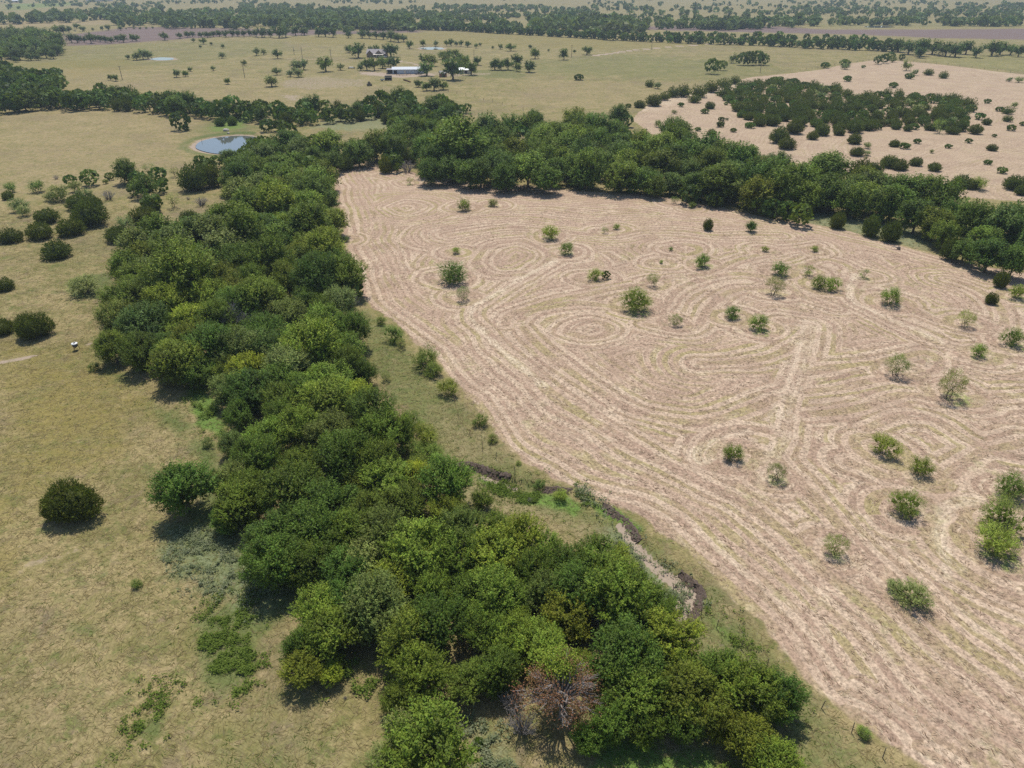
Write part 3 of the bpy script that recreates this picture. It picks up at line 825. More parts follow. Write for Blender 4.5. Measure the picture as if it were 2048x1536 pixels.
def crown_mesh(name, seed, W=8.0, Hh=7.0, lobes=22, twigs=45, leaves=8, size=0.21, base=0.16, upt=0.5, spray=0.55,
               flat=1.0, lobe_r=0.30, aspect=0.5, env=0.66, inner=250, spiky=0.0, gap=0.0, core=9):
    """leaves on twigs on lobes inside an uneven envelope; W wide, top at Hh"""
    r = np.random.RandomState(seed)
    zc = Hh * (1 + base) / 2; hz = Hh * (1 - base) / 2 * flat
    # lobes spread over the envelope
    D = unit(r.randn(lobes * 3, 3) + [0, 0, 0.25])
    keep = [D[0]]
    for d in D[1:]:
        if len(keep) >= lobes: break
        if min(np.linalg.norm(d - k) for k in keep) > 1.35 / math.sqrt(lobes): keep.append(d)
    D = np.array(keep)
    rad = env * (0.78 + 0.38 * r.rand(len(D)))
    az = np.arctan2(D[:, 1], D[:, 0])
    lop = 1 + 0.13 * np.sin(az * 2 + r.rand() * 6) + 0.10 * np.sin(az * 3 + r.rand() * 6)
    LC = np.stack([D[:, 0] * rad * W / 2 * lop, D[:, 1] * rad * W / 2 * lop, zc + D[:, 2] * rad * hz * 1.0], 1)
    LR = lobe_r * W / 2 * (0.75 + 0.6 * r.rand(len(D)))
    cen, nor, tv = [], [], []
    for i in range(len(D)):
        n = int(twigs * (LR[i] / (lobe_r * W / 2)) ** 1.6) + 3
        d = unit(r.randn(n, 3) + D[i] * 0.9 + [0, 0, 0.35])
        rr = LR[i] * (0.70 + 0.42 * r.rand(n) + spiky * r.rand(n) ** 3)
        p = LC[i] + d * rr[:, None] * [1, 1, 0.85]
        if gap > 0:
            k = r.rand(n) > gap; p, d = p[k], d[k]
        cen.append(p); nor.append(unit(d * spray + unit(D[i] + [0, 0, upt]) * 0.5 + [0, 0, upt * 0.6] + 0.25 * r.randn(len(p), 3)))
        tv.append(np.full(len(p), 0.17 * r.randn()) + 0.17 * r.randn(len(p)))
    P = np.vstack(cen); D2 = np.vstack(nor); TV = np.concatenate(tv)
    k = P[:, 2] > Hh * base * 0.45
    P, D2, TV = P[k], D2[k], TV[k]
    n = len(P); N = n * leaves
    tl = min(size * 4.0, 0.15 * W)
    a = np.tile(np.linspace(0, 1, leaves), n)
    c = np.repeat(P, leaves, 0) + np.repeat(D2, leaves, 0) * (a * tl)[:, None] + r.randn(N, 3) * size * (0.46 - 0.26 * a)[:, None]
    ld = unit(np.repeat(D2, leaves, 0) * 0.8 + r.randn(N, 3) * 0.7)
    tn = unit(D2 * 0.55 + [0, 0, 0.65] + 0.42 * r.randn(n, 3))           # every twig turns its leaves one way
    up = unit(np.repeat(tn, leaves, 0) + r.randn(N, 3) * 0.30)
    sd = unit(np.cross(ld, up))
    ld = unit(np.cross(up, sd))
    s = size * (0.65 + 0.7 * r.rand(N))[:, None]
    V = np.stack([c - ld * s * .5, c + sd * s * aspect * .5, c + ld * s * .5, c - sd * s * aspect * .5], 1).reshape(-1, 3)
    lv = np.repeat(TV, leaves) + 0.12 * r.randn(N) + 0.45
    lh = np.repeat(r.rand(n), leaves) * .6 + .4 * r.rand(N)
    if core:                                                             # sheets added inside each lobe to block light, shade tinted in
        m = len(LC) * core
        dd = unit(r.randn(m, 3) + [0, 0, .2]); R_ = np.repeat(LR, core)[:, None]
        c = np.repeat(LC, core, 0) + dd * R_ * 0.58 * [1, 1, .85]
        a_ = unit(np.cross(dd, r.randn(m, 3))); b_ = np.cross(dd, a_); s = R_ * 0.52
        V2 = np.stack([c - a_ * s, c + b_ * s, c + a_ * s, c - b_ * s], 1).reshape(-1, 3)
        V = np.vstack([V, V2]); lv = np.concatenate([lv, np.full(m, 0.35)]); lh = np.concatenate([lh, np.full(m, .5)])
    if inner:  # broad inner leaves added against see-through, darkened like a shaded interior
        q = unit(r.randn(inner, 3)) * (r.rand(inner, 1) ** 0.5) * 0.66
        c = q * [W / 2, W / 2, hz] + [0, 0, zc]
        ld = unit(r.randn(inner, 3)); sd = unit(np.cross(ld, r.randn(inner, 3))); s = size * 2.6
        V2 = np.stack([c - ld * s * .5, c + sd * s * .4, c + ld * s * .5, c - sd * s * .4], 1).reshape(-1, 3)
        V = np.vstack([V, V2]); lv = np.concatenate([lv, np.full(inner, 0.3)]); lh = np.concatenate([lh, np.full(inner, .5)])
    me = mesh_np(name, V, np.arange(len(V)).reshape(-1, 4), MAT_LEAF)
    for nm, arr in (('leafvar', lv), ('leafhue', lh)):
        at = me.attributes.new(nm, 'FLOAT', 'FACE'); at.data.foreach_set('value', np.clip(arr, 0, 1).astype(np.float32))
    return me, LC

def cedar_mesh(name, seed, W=6.0, Hh=3.8, tufts_=900, leaves=7, size=0.2, bumps=26):
    """one dense dome down to the ground, of short tufts pointing out and up"""
    r = np.random.RandomState(seed)
    BD = unit(r.randn(bumps, 3) * [1, 1, .8] + [0, 0, .35]); BA = 0.12 + 0.20 * r.rand(bumps)
    ph = r.rand(3) * 6.28
    def surf(d):
        az = np.arctan2(d[:, 1], d[:, 0])
        k = 0.80 + 0.09 * np.sin(2 * az + ph[0]) + 0.07 * np.sin(3 * az + ph[1])
        dots = d @ BD.T
        k = k + (BA * np.exp(-(1 - dots) * 16)).max(1) * 0.9
        return np.stack([d[:, 0] * k * W / 2, d[:, 1] * k * W / 2, Hh * (0.36 + 0.62 * d[:, 2] * k * np.where(d[:, 2] > 0, 1, .58))], 1)
    d = unit(r.randn(tufts_, 3)); d = d[d[:, 2] > -0.85]; n = len(d)
    P = surf(d) * [1, 1, 1] - d * np.abs(r.randn(n, 1)) * 0.06 * W / 6
    D2 = unit(d * [1, 1, .7] + [0, 0, .75] + .28 * r.randn(n, 3))
    P = P + D2 * (r.rand(n, 1) ** 5) * W * .10
    N = n * leaves; a = np.tile(np.linspace(0, 1, leaves), n)
    c = np.repeat(P, leaves, 0) + np.repeat(D2, leaves, 0) * (a * size * 2.2)[:, None] + r.randn(N, 3) * size * (0.55 - .3 * a)[:, None]
    ld = unit(np.repeat(D2, leaves, 0) + r.randn(N, 3) * .35)
    up = unit(np.repeat(unit(d + [0, 0, .5] + .35 * r.randn(n, 3)), leaves, 0) + .3 * r.randn(N, 3))
    sd = unit(np.cross(ld, up)); s = size * (.7 + .6 * r.rand(N))[:, None]
    V = np.stack([c - ld * s * .5, c + sd * s * .25, c + ld * s * .6, c - sd * s * .25], 1).reshape(-1, 3)
    lv = np.repeat(.45 + .14 * r.randn(n), leaves) + .1 * r.randn(N); lh = np.repeat(r.rand(n), leaves)
    # inner leaf shell added to block light, its shade painted darker
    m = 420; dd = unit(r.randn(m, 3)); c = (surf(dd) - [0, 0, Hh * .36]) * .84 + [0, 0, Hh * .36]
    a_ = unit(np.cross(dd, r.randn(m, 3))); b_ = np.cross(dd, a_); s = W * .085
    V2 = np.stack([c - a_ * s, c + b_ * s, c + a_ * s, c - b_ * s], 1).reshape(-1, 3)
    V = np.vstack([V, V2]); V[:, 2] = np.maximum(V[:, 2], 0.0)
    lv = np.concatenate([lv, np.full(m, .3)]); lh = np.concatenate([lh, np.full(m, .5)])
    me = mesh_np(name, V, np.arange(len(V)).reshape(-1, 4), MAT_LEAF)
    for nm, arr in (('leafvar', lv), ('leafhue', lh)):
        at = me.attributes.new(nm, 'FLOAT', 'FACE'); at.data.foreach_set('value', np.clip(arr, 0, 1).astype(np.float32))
    return me, surf(unit(r.randn(9, 3) + [0, 0, .5])) * .7

def trunk_mesh(name, seed, LC, W, Hh, stems=1, r0=None, sub=2, mat=None, low=0.32):
    r = random.Random(seed); mb = MB()
    r0 = r0 or 0.028 * Hh + 0.05
    idx = list(range(len(LC))); r.shuffle(idx)
    for s in range(stems):
        a0 = 2 * math.pi * s / stems + r.random(); sp = 0 if stems == 1 else 0.05 * W
        b = Vector((math.cos(a0) * sp, math.sin(a0) * sp, -0.25))
        fork = Vector((math.cos(a0) * sp * 3.0 + r.uniform(-.2, .2), math.sin(a0) * sp * 3.0 + r.uniform(-.2, .2), Hh * low))
        mid = (b + fork) / 2 + Vector((r.uniform(-.12, .12), r.uniform(-.12, .12), 0))
        rs = r0 / math.sqrt(stems)
        mb.tube([b, mid, fork], [rs * 1.25, rs, rs * 0.8], 7)
        for k in idx[s::stems][:max(3, 9 // stems)]:
            t = Vector(LC[k]); m = fork.lerp(t, 0.5) + Vector((r.uniform(-.25, .25), r.uniform(-.25, .25), r.uniform(0, .35)))
            mb.tube([fork, m, t], [rs * 0.55, rs * 0.38, rs * 0.16], 5)
            for _ in range(sub):
                q = m.lerp(t, r.random()); e = q + Vector((r.uniform(-1, 1), r.uniform(-1, 1), r.uniform(-.1, .9))) * W * 0.13
                mb.tube([q, q.lerp(e, .5) + Vector((0, 0, .05)), e], [rs * 0.2, rs * 0.14, rs * 0.05], 4, False)
    return mb.mesh(name, mat or MAT_BARK, True)

VAR = {}   # (species, lod) -> list of (crown mesh, trunk mesh, W, H)
def variants(sp, lod, n, W, Hh, tk=None, **kw):
    out = []
    for i in range(n):
        seed = (sum(ord(ch) * (k + 7) for k, ch in enumerate(sp)) * 31 + lod * 101 + i * 13) % 100000
        me, LC = (cedar_mesh if sp == 'cedar' else crown_mesh)('crown', seed, W, Hh, **kw)
        tm = trunk_mesh('trunk', seed, LC, W, Hh, **(tk or {}))
        co = np.empty(len(me.vertices) * 3, np.float32); me.vertices.foreach_get('co', co); co = co.reshape(-1, 3)
        We = 2 * float(np.percentile(np.hypot(co[:, 0], co[:, 1]), 99.3 if sp == 'cedar' else 95 if lod < 2 else 90)); He = float(np.percentile(co[:, 2], 98.5))
        out.append((me, tm, We, He))
    VAR[(sp, lod)] = out

variants('elm', 0, 9, 8.5, 8.0, lobes=54, twigs=20, leaves=9, size=0.32, upt=0.75, lobe_r=0.19, env=0.80, spray=.8, spiky=.45)
variants('elm', 1, 6, 8.5, 8.0, lobes=44, twigs=12, leaves=5, size=0.52, upt=0.65, inner=120, lobe_r=.21, env=.78)
variants('elm', 2, 4, 8.5, 8.0, lobes=24, lobe_r=.25, env=.75, twigs=7, leaves=4, size=0.78, upt=0.5, inner=60, tk=dict(sub=0))
# hackberry: looser, with long arching sprays
variants('hack', 0, 6, 8.0, 8.5, lobes=40, twigs=19, leaves=11, size=0.31, upt=0.8, spray=0.9, spiky=0.7, aspect=.42, lobe_r=.21, env=.78)
variants('hack', 1, 4, 8.0, 8.5, lobes=34, twigs=12, leaves=6, size=0.50, upt=0.75, spray=0.8, spiky=0.5, aspect=.45, inner=120, lobe_r=.23, env=.76)
variants('hack', 2, 3, 8.0, 8.5, lobes=14, twigs=12, leaves=4, size=0.78, upt=0.6, inner=60, tk=dict(sub=0))
# cedar: dense, low, close tufts pointing up and out
variants('cedar', 0, 5, 6.0, 3.8, tufts_=1500, leaves=7, size=0.24, tk=dict(stems=3, low=.15, sub=0))
variants('cedar', 1, 5, 6.0, 4.0, tufts_=560, leaves=5, size=0.42, bumps=20, tk=dict(stems=2, low=.15, sub=0))
variants('cedar', 2, 4, 6.0, 4.2, tufts_=240, leaves=3, size=0.75, bumps=14, tk=dict(low=.15, sub=0))
# mesquite: see-through, several stems, ground-hugging growth below
variants('mesq', 0, 6, 4.5, 3.2, lobes=24, twigs=32, leaves=7, size=0.15, upt=0.55, spray=0.9, base=0.02, lobe_r=0.26, env=0.72, aspect=.42, inner=60, gap=.05, core=3, spiky=.5, tk=dict(stems=4, low=.28, r0=.12, sub=2))
variants('mesq', 1, 4, 4.5, 3.4, lobes=20, twigs=17, leaves=6, size=0.25, upt=0.55, spray=0.9, base=0.06, lobe_r=0.30, env=0.66, aspect=.45, inner=30, gap=.1, core=3, spiky=.4, tk=dict(stems=3, low=.28, r0=.12, sub=1))
variants('mesq', 2, 3, 4.5, 3.4, lobes=10, twigs=9, leaves=4, size=0.42, upt=0.5, base=0.15, env=0.62, inner=12, tk=dict(low=.28, sub=0))
# open mesquite with trunk in view
variants('airy', 0, 5, 4.6, 4.2, lobes=26, twigs=32, leaves=7, size=0.16, upt=0.45, spray=0.9, base=0.28, lobe_r=0.26, env=0.74, aspect=.4, inner=0, gap=.15, core=0, spiky=.5, tk=dict(stems=3, low=.25, r0=.15, sub=3))
variants('airy', 1, 3, 4.6, 4.2, lobes=16, twigs=15, leaves=6, size=0.25, upt=0.45, spray=0.9, base=0.28, lobe_r=0.26, env=0.72, aspect=.45, inner=0, gap=.2, core=0, spiky=.4, tk=dict(stems=2, low=.25, r0=.14, sub=2))
# spreading tree with its trunk in view
variants('oak', 0, 2, 9.0, 7.0, lobes=22, twigs=40, leaves=7, size=0.26, base=.28, env=.7, tk=dict(low=.33, sub=1))
variants('oak', 1, 5, 9.0, 7.2, lobes=18, twigs=18, leaves=6, size=0.45, base=.25, env=.70, inner=100, tk=dict(low=.33, sub=1, r0=.35))
variants('oak', 2, 4, 9.0, 7.2, lobes=12, twigs=11, leaves=4, size=0.85, base=.24, env=.70, inner=50, tk=dict(low=.33, sub=0, r0=.4))
VAR[('airy', 2)] = VAR[('mesq', 2)]
# leafless grey thicket
def bare_mesh(name, seed, W, Hh, n=60, mat=None):
    r = random.Random(seed); mb = MB()
    for i in range(n):
        a = r.random() * 6.283; q = r.random() ** .6
        b = Vector((math.cos(a) * W * .08, math.sin(a) * W * .08, 0))
        t = Vector((math.cos(a) * W * .5 * q, math.sin(a) * W * .5 * q, Hh * (1.0 - .45 * q * q) * r.uniform(.75, 1.05)))
        m = b.lerp(t, .5) + Vector((r.uniform(-.2, .2), r.uniform(-.2, .2), Hh * .12))
        mb.tube([b, m, t], [.035, .025, .008], 4, False)
        for _ in range(4):
            s = m.lerp(t, r.random()); e = s + Vector((r.uniform(-1, 1), r.uniform(-1, 1), r.uniform(.1, 1))) * W * .13
            mb.tube([s, e], [.014, .006], 3, False)
    return mb.mesh(name, mat or MAT_DEAD)
for lod in (0, 1, 2): VAR[('bare', lod)] = [(bare_mesh('branches', 50 + i + lod * 10, 3.4, 2.2, (70, 45, 30)[lod]), None, 3.4, 2.2) for i in range(2)]

TONE = {  # base colours of leaves
    'd': (0.084, 0.144, 0.019), 'm': (0.138, 0.208, 0.025), 'l': (0.250, 0.325, 0.038), 'g': (0.180, 0.222, 0.060),
    'o': (0.180, 0.202, 0.022), 'y': (0.31, 0.38, 0.035), 'b': (0.130, 0.186, 0.044), 'r': (0.26, 0.11, 0.06),
    'c': (0.090, 0.118, 0.019), 'k': (0.12, 0.11, 0.09), 'p': (0.235, 0.28, 0.095)}
TONEW = {'d': 'dark green', 'm': 'mid green', 'l': 'light green', 'g': 'greyish green', 'o': 'olive green', 'y': 'yellow green', 'b': 'bluish green',
         'r': 'rust brown', 'c': 'blackish green', 'k': 'leafless grey', 'p': 'pale green'}
KINDW = {'elm': 'leafy tree', 'hack': 'feathery tree', 'cedar': 'cedar bush', 'mesq': 'bushy shrub', 'airy': 'open shrub', 'oak': 'spreading tree', 'bare': 'thicket'}
NAMEW = {'elm': 'leafy_tree', 'hack': 'feathery_tree', 'cedar': 'cedar_bush', 'mesq': 'mesquite_shrub', 'airy': 'open_mesquite', 'oak': 'spreading_tree', 'bare': 'bare_thicket'}
CATW = {'elm': 'leafy tree', 'hack': 'feathery tree', 'cedar': 'cedar bush', 'mesq': 'shrub', 'airy': 'open shrub', 'oak': 'spreading tree', 'bare': 'bare thicket'}

PLANTS = []   # every plant: dict(sp, tone, x, y, z, W, H, u, v, zone)
PR = random.Random(11)
def plant(u, v, wpx, tone, sp, zone, hr=None, ch=0.55):
    """a plant whose crown is centred at pixel u,v and is wpx wide"""
    hr = hr or {'elm': 0.92, 'hack': 1.0, 'cedar': 0.62, 'mesq': 0.70, 'airy': 0.92, 'oak': 0.82, 'bare': .62}[sp]
    hr *= PR.uniform(0.92, 1.1)
    hz = 0.0; W = 5
    for _ in range(4):
        x, y, z = G(u, v, hz)
        dep = proj(x, y, z + hz)[2]
        W = wpx * dep / FPX; hz = W * hr * ch
    PLANTS.append(dict(sp=sp, tone=tone, x=x, y=y, z=z, W=W, H=W * hr, u=u, v=v, px=wpx, zone=zone))

def plants(txt, sp, zone, **kw):
    for tk in txt.split():
        a = tk.split(',')
        s = sp
        if len(a) > 4: s = a[4]
        plant(float(a[0]), float(a[1]), float(a[2]), a[3], s, zone, **kw)

def scatter(poly, spacing, wr, mixes, zone, seed, hr=None, limit=9999, jit=None):
    """crowns spread through a polygon of crown centres (world spacing in metres)"""
    r = random.Random(seed)
    hm = sum(wr) / 2 * 0.5
    W = np.array([ground0(u, v, hm) for u, v in PL(poly)])
    lo, hi = W.min(0), W.max(0); pts = []; tries = 0
    area = (hi[0] - lo[0]) * (hi[1] - lo[1])
    T = min(int(area / spacing ** 2 * 14), 60000)
    cell = {}
    while tries < T and len(pts) < limit:
        tries += 1
        x = r.uniform(lo[0], hi[0]); y = r.uniform(lo[1], hi[1])
        cx, cy = int(x // spacing), int(y // spacing)
        if any((x - a) ** 2 + (y - b) ** 2 < spacing ** 2 for i in (-1, 0, 1) for j in (-1, 0, 1) for a, b in cell.get((cx + i, cy + j), ())): continue
        if not inside(np.array([x]), np.array([y]), W)[0]: continue
        cell.setdefault((cx, cy), []).append((x, y)); pts.append((x, y))
    for x, y in pts:
        tone, sp = r.choices([m[0] for m in mixes], [m[1] for m in mixes])[0]
        w_ = r.uniform(*wr)
        if sp in ('cedar',): w_ *= 0.72
        if sp == 'mesq' or sp == 'airy' or sp == 'bare': w_ *= 0.6
        h_ = (hr or {'elm': 0.9, 'hack': 0.95, 'cedar': 0.75, 'mesq': 0.75, 'airy': 0.9, 'oak': 0.82, 'bare': .6}[sp]) * r.uniform(.88, 1.15) * w_
        z = float(H(np.array([x]), np.array([y]))[0])
        u, v, dep = proj(x, y, z + h_ * .55)
        PLANTS.append(dict(sp=sp, tone=tone, x=x, y=y, z=z, W=w_, H=h_, u=u, v=v, px=w_ * FPX / dep, zone=zone))
# ------------------------------------------------------------------ where every plant stands
B = 'creek belt'
# the wooded creek belt, near part
plants("""600,1345,84,o,hack 937,1365,96,o,hack 658,1345,54,y,hack 795,955,48,b 962,1000,46,o,hack""", 'cedar', B, hr=.8)
plants("""640,1215,112,l 668,1262,120,m 612,1288,84,m 750,1215,140,g 825,1268,130,o 837,1340,128,m,hack 802,1398,84,o 907,1190,46,y
875,1240,130,d 985,1190,122,l 975,1257,104,m,hack 1007,1280,84,l 1000,1345,92,d 1086,1300,116,l 1039,1262,84,m 1160,1332,66,l
1236,1190,150,m,hack 1136,1220,110,o 1250,1315,150,d 1300,1228,112,m,hack 1335,1277,118,l,hack 1275,1392,132,m 1385,1390,132,o
1500,1380,130,m 1551,1392,104,d 1362,1340,92,m 1224,1440,96,m 1500,1480,100,o 1550,1524,100,m 1430,1440,90,o 862,1512,180,m
1430,1345,100,m,hack 1370,1445,90,d 1290,1450,80,d 1180,1475,70,m
650,805,122,l 500,780,104,d 707,786,72,y 600,855,112,m 662,868,112,g 750,830,112,d,hack 765,872,92,m,hack 822,842,58,m,mesq 848,872,70,l,mesq 826,898,60,m,mesq 864,905,50,l,mesq 838,925,46,m,mesq 800,868,70,m,hack
537,875,90,l 515,920,90,m 595,925,52,y 700,880,74,l 687,918,118,d 750,918,100,m 587,980,140,d 650,1005,130,d 700,968,72,o
832,948,64,y 887,968,112,m 807,1005,100,o 737,1030,92,o 895,1023,84,l,hack 550,1068,128,d 625,1055,120,d 712,1068,104,m 775,1068,128,b
837,1105,138,l 737,1125,112,p 922,1066,112,b,hack 984,1070,104,m,hack 912,1118,110,m 987,1118,118,l,hack 550,1128,120,m 620,1130,110,d 470,960,80,g
1045,1074,108,l,hack 1096,1112,80,l,hack 1192,1126,112,d,hack 1236,1148,94,l,hack 1148,1138,104,d,hack 1070,1142,104,m,hack 1270,1178,72,m,hack 1298,1208,74,m,hack
1090,1192,110,b 1160,1190,110,m,hack 1020,1200,90,m 690,1150,110,d 480,1010,90,m 460,890,60,g 450,1040,60,d
660,1080,90,m 790,1160,110,l 860,1180,100,m 700,1200,100,d 930,1180,90,m 1040,1140,90,o 1020,1090,80,m""", 'elm', B)
plants("1045,1440,76,k 1200,1240,62,k 1020,1400,60,k 462,640,84,k 700,684,60,k 567,436,50,k 690,1395,10,k 700,600,40,k", 'bare', B, hr=.8)
# the belt, middle part
plants("""275,491,90,g 312,459,80,m 350,496,90,g 375,471,80,d 412,471,90,g 450,496,90,p 250,534,70,m 290,541,62,p 362,546,146,o 425,521,80,m
475,521,90,d 487,471,100,m 250,596,90,o 337,604,92,l 412,596,90,l 475,609,90,m 228,634,80,g 290,648,100,b 387,641,80,y 280,700,84,d
355,666,64,l 350,721,112,o 425,696,100,d 487,700,100,g 495,745,84,y 462,772,80,g 550,409,84,l 617,409,72,l 655,399,52,d 525,459,72,d
620,449,92,m 662,446,62,l 562,471,72,l 600,462,64,m 652,491,92,l 602,514,52,b 537,521,100,d 637,554,104,d 687,548,82,m 575,559,82,o
707,579,42,m 612,601,62,m 682,603,70,p 575,634,84,g 650,646,92,l 700,656,82,m 537,671,92,d 625,696,112,l 690,700,84,m 692,731,82,o
728,748,62,d 575,734,100,p 660,762,92,l 520,600,80,o 500,560,80,m 440,560,80,o 590,690,80,m 560,760,90,m 400,740,70,d 320,650,70,m
225,690,72,o 440,440,70,l 400,520,70,m 320,560,70,m 520,700,90,b 430,640,80,m 470,440,80,m 500,410,70,m 290,480,40,g
540,590,70,m 600,780,80,m 560,830,80,m 480,830,60,d""", 'elm', B)
# the belt, far part up to the tip of the field
scatter("540,292 600,284 660,288 735,290 800,292 800,312 742,306 700,312 652,330 640,392 600,404 480,404 470,352 490,322 520,306", 5.4, (6.5, 10.5),
        [(('m', 'elm'), 4), (('l', 'elm'), 3), (('d', 'elm'), 4), (('o', 'elm'), 2), (('g', 'elm'), 2), (('y', 'elm'), .3), (('c', 'cedar'), 2), (('k', 'bare'), .6)], B, 3)
plants("508,292,42,m,elm 524,284,34,d,elm 492,306,34,o,elm 383,352,62,c 422,352,48,c 400,322,28,d,elm 412,330,34,d,elm 432,322,26,o,elm 458,318,44,d,elm 470,362,60,m,elm 500,345,52,o,elm 535,250,32,d,elm 574,262,40,p,elm 560,250,30,g,elm 512,300,40,d,elm", 'cedar', B, hr=.75)
# younger growth filling the belt
def filler():
    old = [(p['x'], p['y'], p['W']) for p in PLANTS if p['zone'] == B]
    k = len(PLANTS)
    scatter("640,1230 760,1170 660,1060 540,1090 480,960 520,890 600,850 500,760 380,720 260,700 260,560 330,470 430,430 560,400 640,410 670,500 680,560 640,640 680,700 700,770 760,850 800,960 880,1000 960,1080 1060,1100 1180,1150 1260,1230 1340,1260 1380,1330 1500,1400 1540,1480 1420,1440 1280,1430 1200,1400 1120,1300 1000,1320 860,1330 760,1330", 3.4, (5.0, 7.5), [(('m', 'hack'), 3), (('d', 'hack'), 2), (('l', 'hack'), 1), (('o', 'hack'), 1)], B, 77, hr=.9)
    new = PLANTS[k:]; del PLANTS[k:]
    for p in new:
        if all(math.hypot(p['x'] - a, p['y'] - b) > 0.30 * w_ + 1.6 for a, b, w_ in old) and math.hypot(p['u'] - 1124, p['v'] - 1390) > 110:
            PLANTS.append(p)
filler()
print('FILL', len(PLANTS))
# the long belt behind the mown field
R = 'back belt'
scatter("775,276 850,258 950,262 1060,250 1130,247 1190,247 1245,258 1272,272 1300,284 1380,294 1480,306 1560,320 1650,336 1740,353 1830,374 1900,404 1960,420 2048,422 2160,432 2200,500 2048,482 1960,472 1890,452 1850,430 1800,410 1740,400 1640,392 1540,394 1420,376 1300,360 1160,350 960,344 860,332 800,318 772,300", 7.0, (8.0, 12.5),
        [(('d', 'elm'), 4), (('m', 'elm'), 5), (('l', 'elm'), 1.4), (('b', 'elm'), 2), (('o', 'elm'), 1.5), (('d', 'hack'), 3), (('m', 'hack'), 2), (('c', 'cedar'), 2.2), (('k', 'bare'), .7)], R, 5)
plants("""860,340,60,d 940,345,66,d 1010,352,60,d 1090,358,60,m 880,322,60,d 925,285,110,m 990,330,70,d
1170,350,60,m 1240,362,46,m 1310,372,46,m 1380,388,42,m 1430,398,36,l 1520,412,36,l 1545,416,42,m 1575,420,42,m 1604,428,44,l
1757,437,22,l 1835,432,70,d 1890,470,60,m 1930,500,52,m 1980,508,72,d 2030,522,64,m 1700,400,66,m 1650,396,60,d 1770,408,70,d 790,325,36,d""", 'elm', R)
plants("1677,441,32,c 1745,450,42,c 1785,460,42,c 1905,495,44,c 1262,378,20,d 771,328,30,o 1290,330,60,c 1720,345,50,c", 'cedar', R, hr=.95)
# belt behind the pond
Q = 'pond belt'
scatter("130,192 200,186 250,186 300,190 350,197 400,207 450,213 500,213 560,218 620,214 690,214 720,210 725,226 640,234 560,232 500,228 430,222 340,216 240,208 130,206", 5.6, (6.0, 9.5),
        [(('d', 'elm'), 5), (('c', 'cedar'), 4), (('m', 'elm'), 3), (('d', 'hack'), 2), (('o', 'elm'), .7)], Q, 8, hr=.95)
scatter("0,146 50,148 112,150 116,160 95,184 112,196 40,204 0,206 -60,206 -60,146", 6.5, (8.0, 12.0), [(('d', 'elm'), 4), (('c', 'cedar'), 2), (('m', 'elm'), 2)], Q, 9)
scatter("730,212 790,196 815,190 820,212 800,226 740,228", 6.5, (7, 11), [(('d', 'elm'), 4), (('m', 'elm'), 2), (('c', 'cedar'), 2)], Q, 10, hr=.95)
scatter("785,232 880,212 905,222 900,240 860,262 800,262", 7, (7, 10.5), [(('d', 'elm'), 3), (('g', 'elm'), 2), (('m', 'elm'), 3), (('k', 'bare'), .6)], Q, 12)
plants("800,190,44,d,oak 881,210,34,g 920,220,24,m 934,216,20,d 905,222,18,d 360,240,38,d 372,257,14,d,cedar 405,224,17,d,cedar 440,243,22,d,cedar 464,241,24,d,cedar 475,232,14,d,cedar 45,200,46,o 58,186,40,l 30,204,40,o", 'elm', Q)
# left pasture
L = 'left pasture'
plants("""92,430,48,c 156,403,50,c 186,404,42,c 176,428,74,c 78,460,60,c 139,453,60,c 18,470,50,c 110,497,66,c 286,431,60,c 234,466,60,c 377,433,43,c
5,568,44,c 62,651,80,c 2,650,52,c 138,1000,120,c 300,410,46,c 15,390,28,c 325,362,20,c""", 'cedar', L, hr=.54)
plants("""303,404,40,b 252,342,54,d 290,372,50,d 275,356,34,m 218,352,18,m 178,354,36,m 140,360,24,m 315,348,34,m 268,378,30,g 320,372,30,d
365,978,112,d""", 'elm', L, hr=.88)
plants("""74,372,32,m 120,385,44,g 20,374,26,m 170,388,34,g 210,362,14,m 299,338,26,p,airy 348,342,24,g,airy 35,408,38,p 45,420,30,p 168,568,58,p 345,400,30,p,airy
248,446,44,p 187,733,24,d 272,1166,24,m 415,885,26,g 825,1460,110,p 787,1492,64,p 760,1515,60,p 957,1482,24,m,cedar 150,372,28,g 100,392,26,g
762,641,22,m 787,666,46,m 803,686,22,g,airy 850,712,60,m 866,738,44,m 897,774,44,l 772,752,20,g,airy 960,838,32,m 1037,925,12,m 1078,968,26,m
985,876,24,o 1730,1465,28,p 1121,990,32,y 20,1008,1,m""".replace(' 20,1008,1,m', ''), 'mesq', L)
plants("215,388,34,k 402,401,32,k 112,354,14,k 270,520,14,k 376,396,10,k 1060,1000,16,k", 'bare', L, hr=.6)
# mown field
F_ = 'mown field'
AIRY = {1797, 1905, 1549, 1728, 1618, 1350, 1209, 1672, 1554, 820, 926, 1307, 1933}
for tk in SHRUB_TXT.split():
    u, v, wpx, t = tk.split(',')
    plant(float(u), float(v), float(wpx), t, 'airy' if int(u) in AIRY else 'mesq', F_)
plants("1212,549,18,d 1417,449,22,c 2003,558,32,c 1985,596,26,c", 'cedar', F_, hr=.9)
plants("1503,451,28,d 1825,1187,74,p,mesq 1795,1172,40,p,mesq", 'oak', F_)
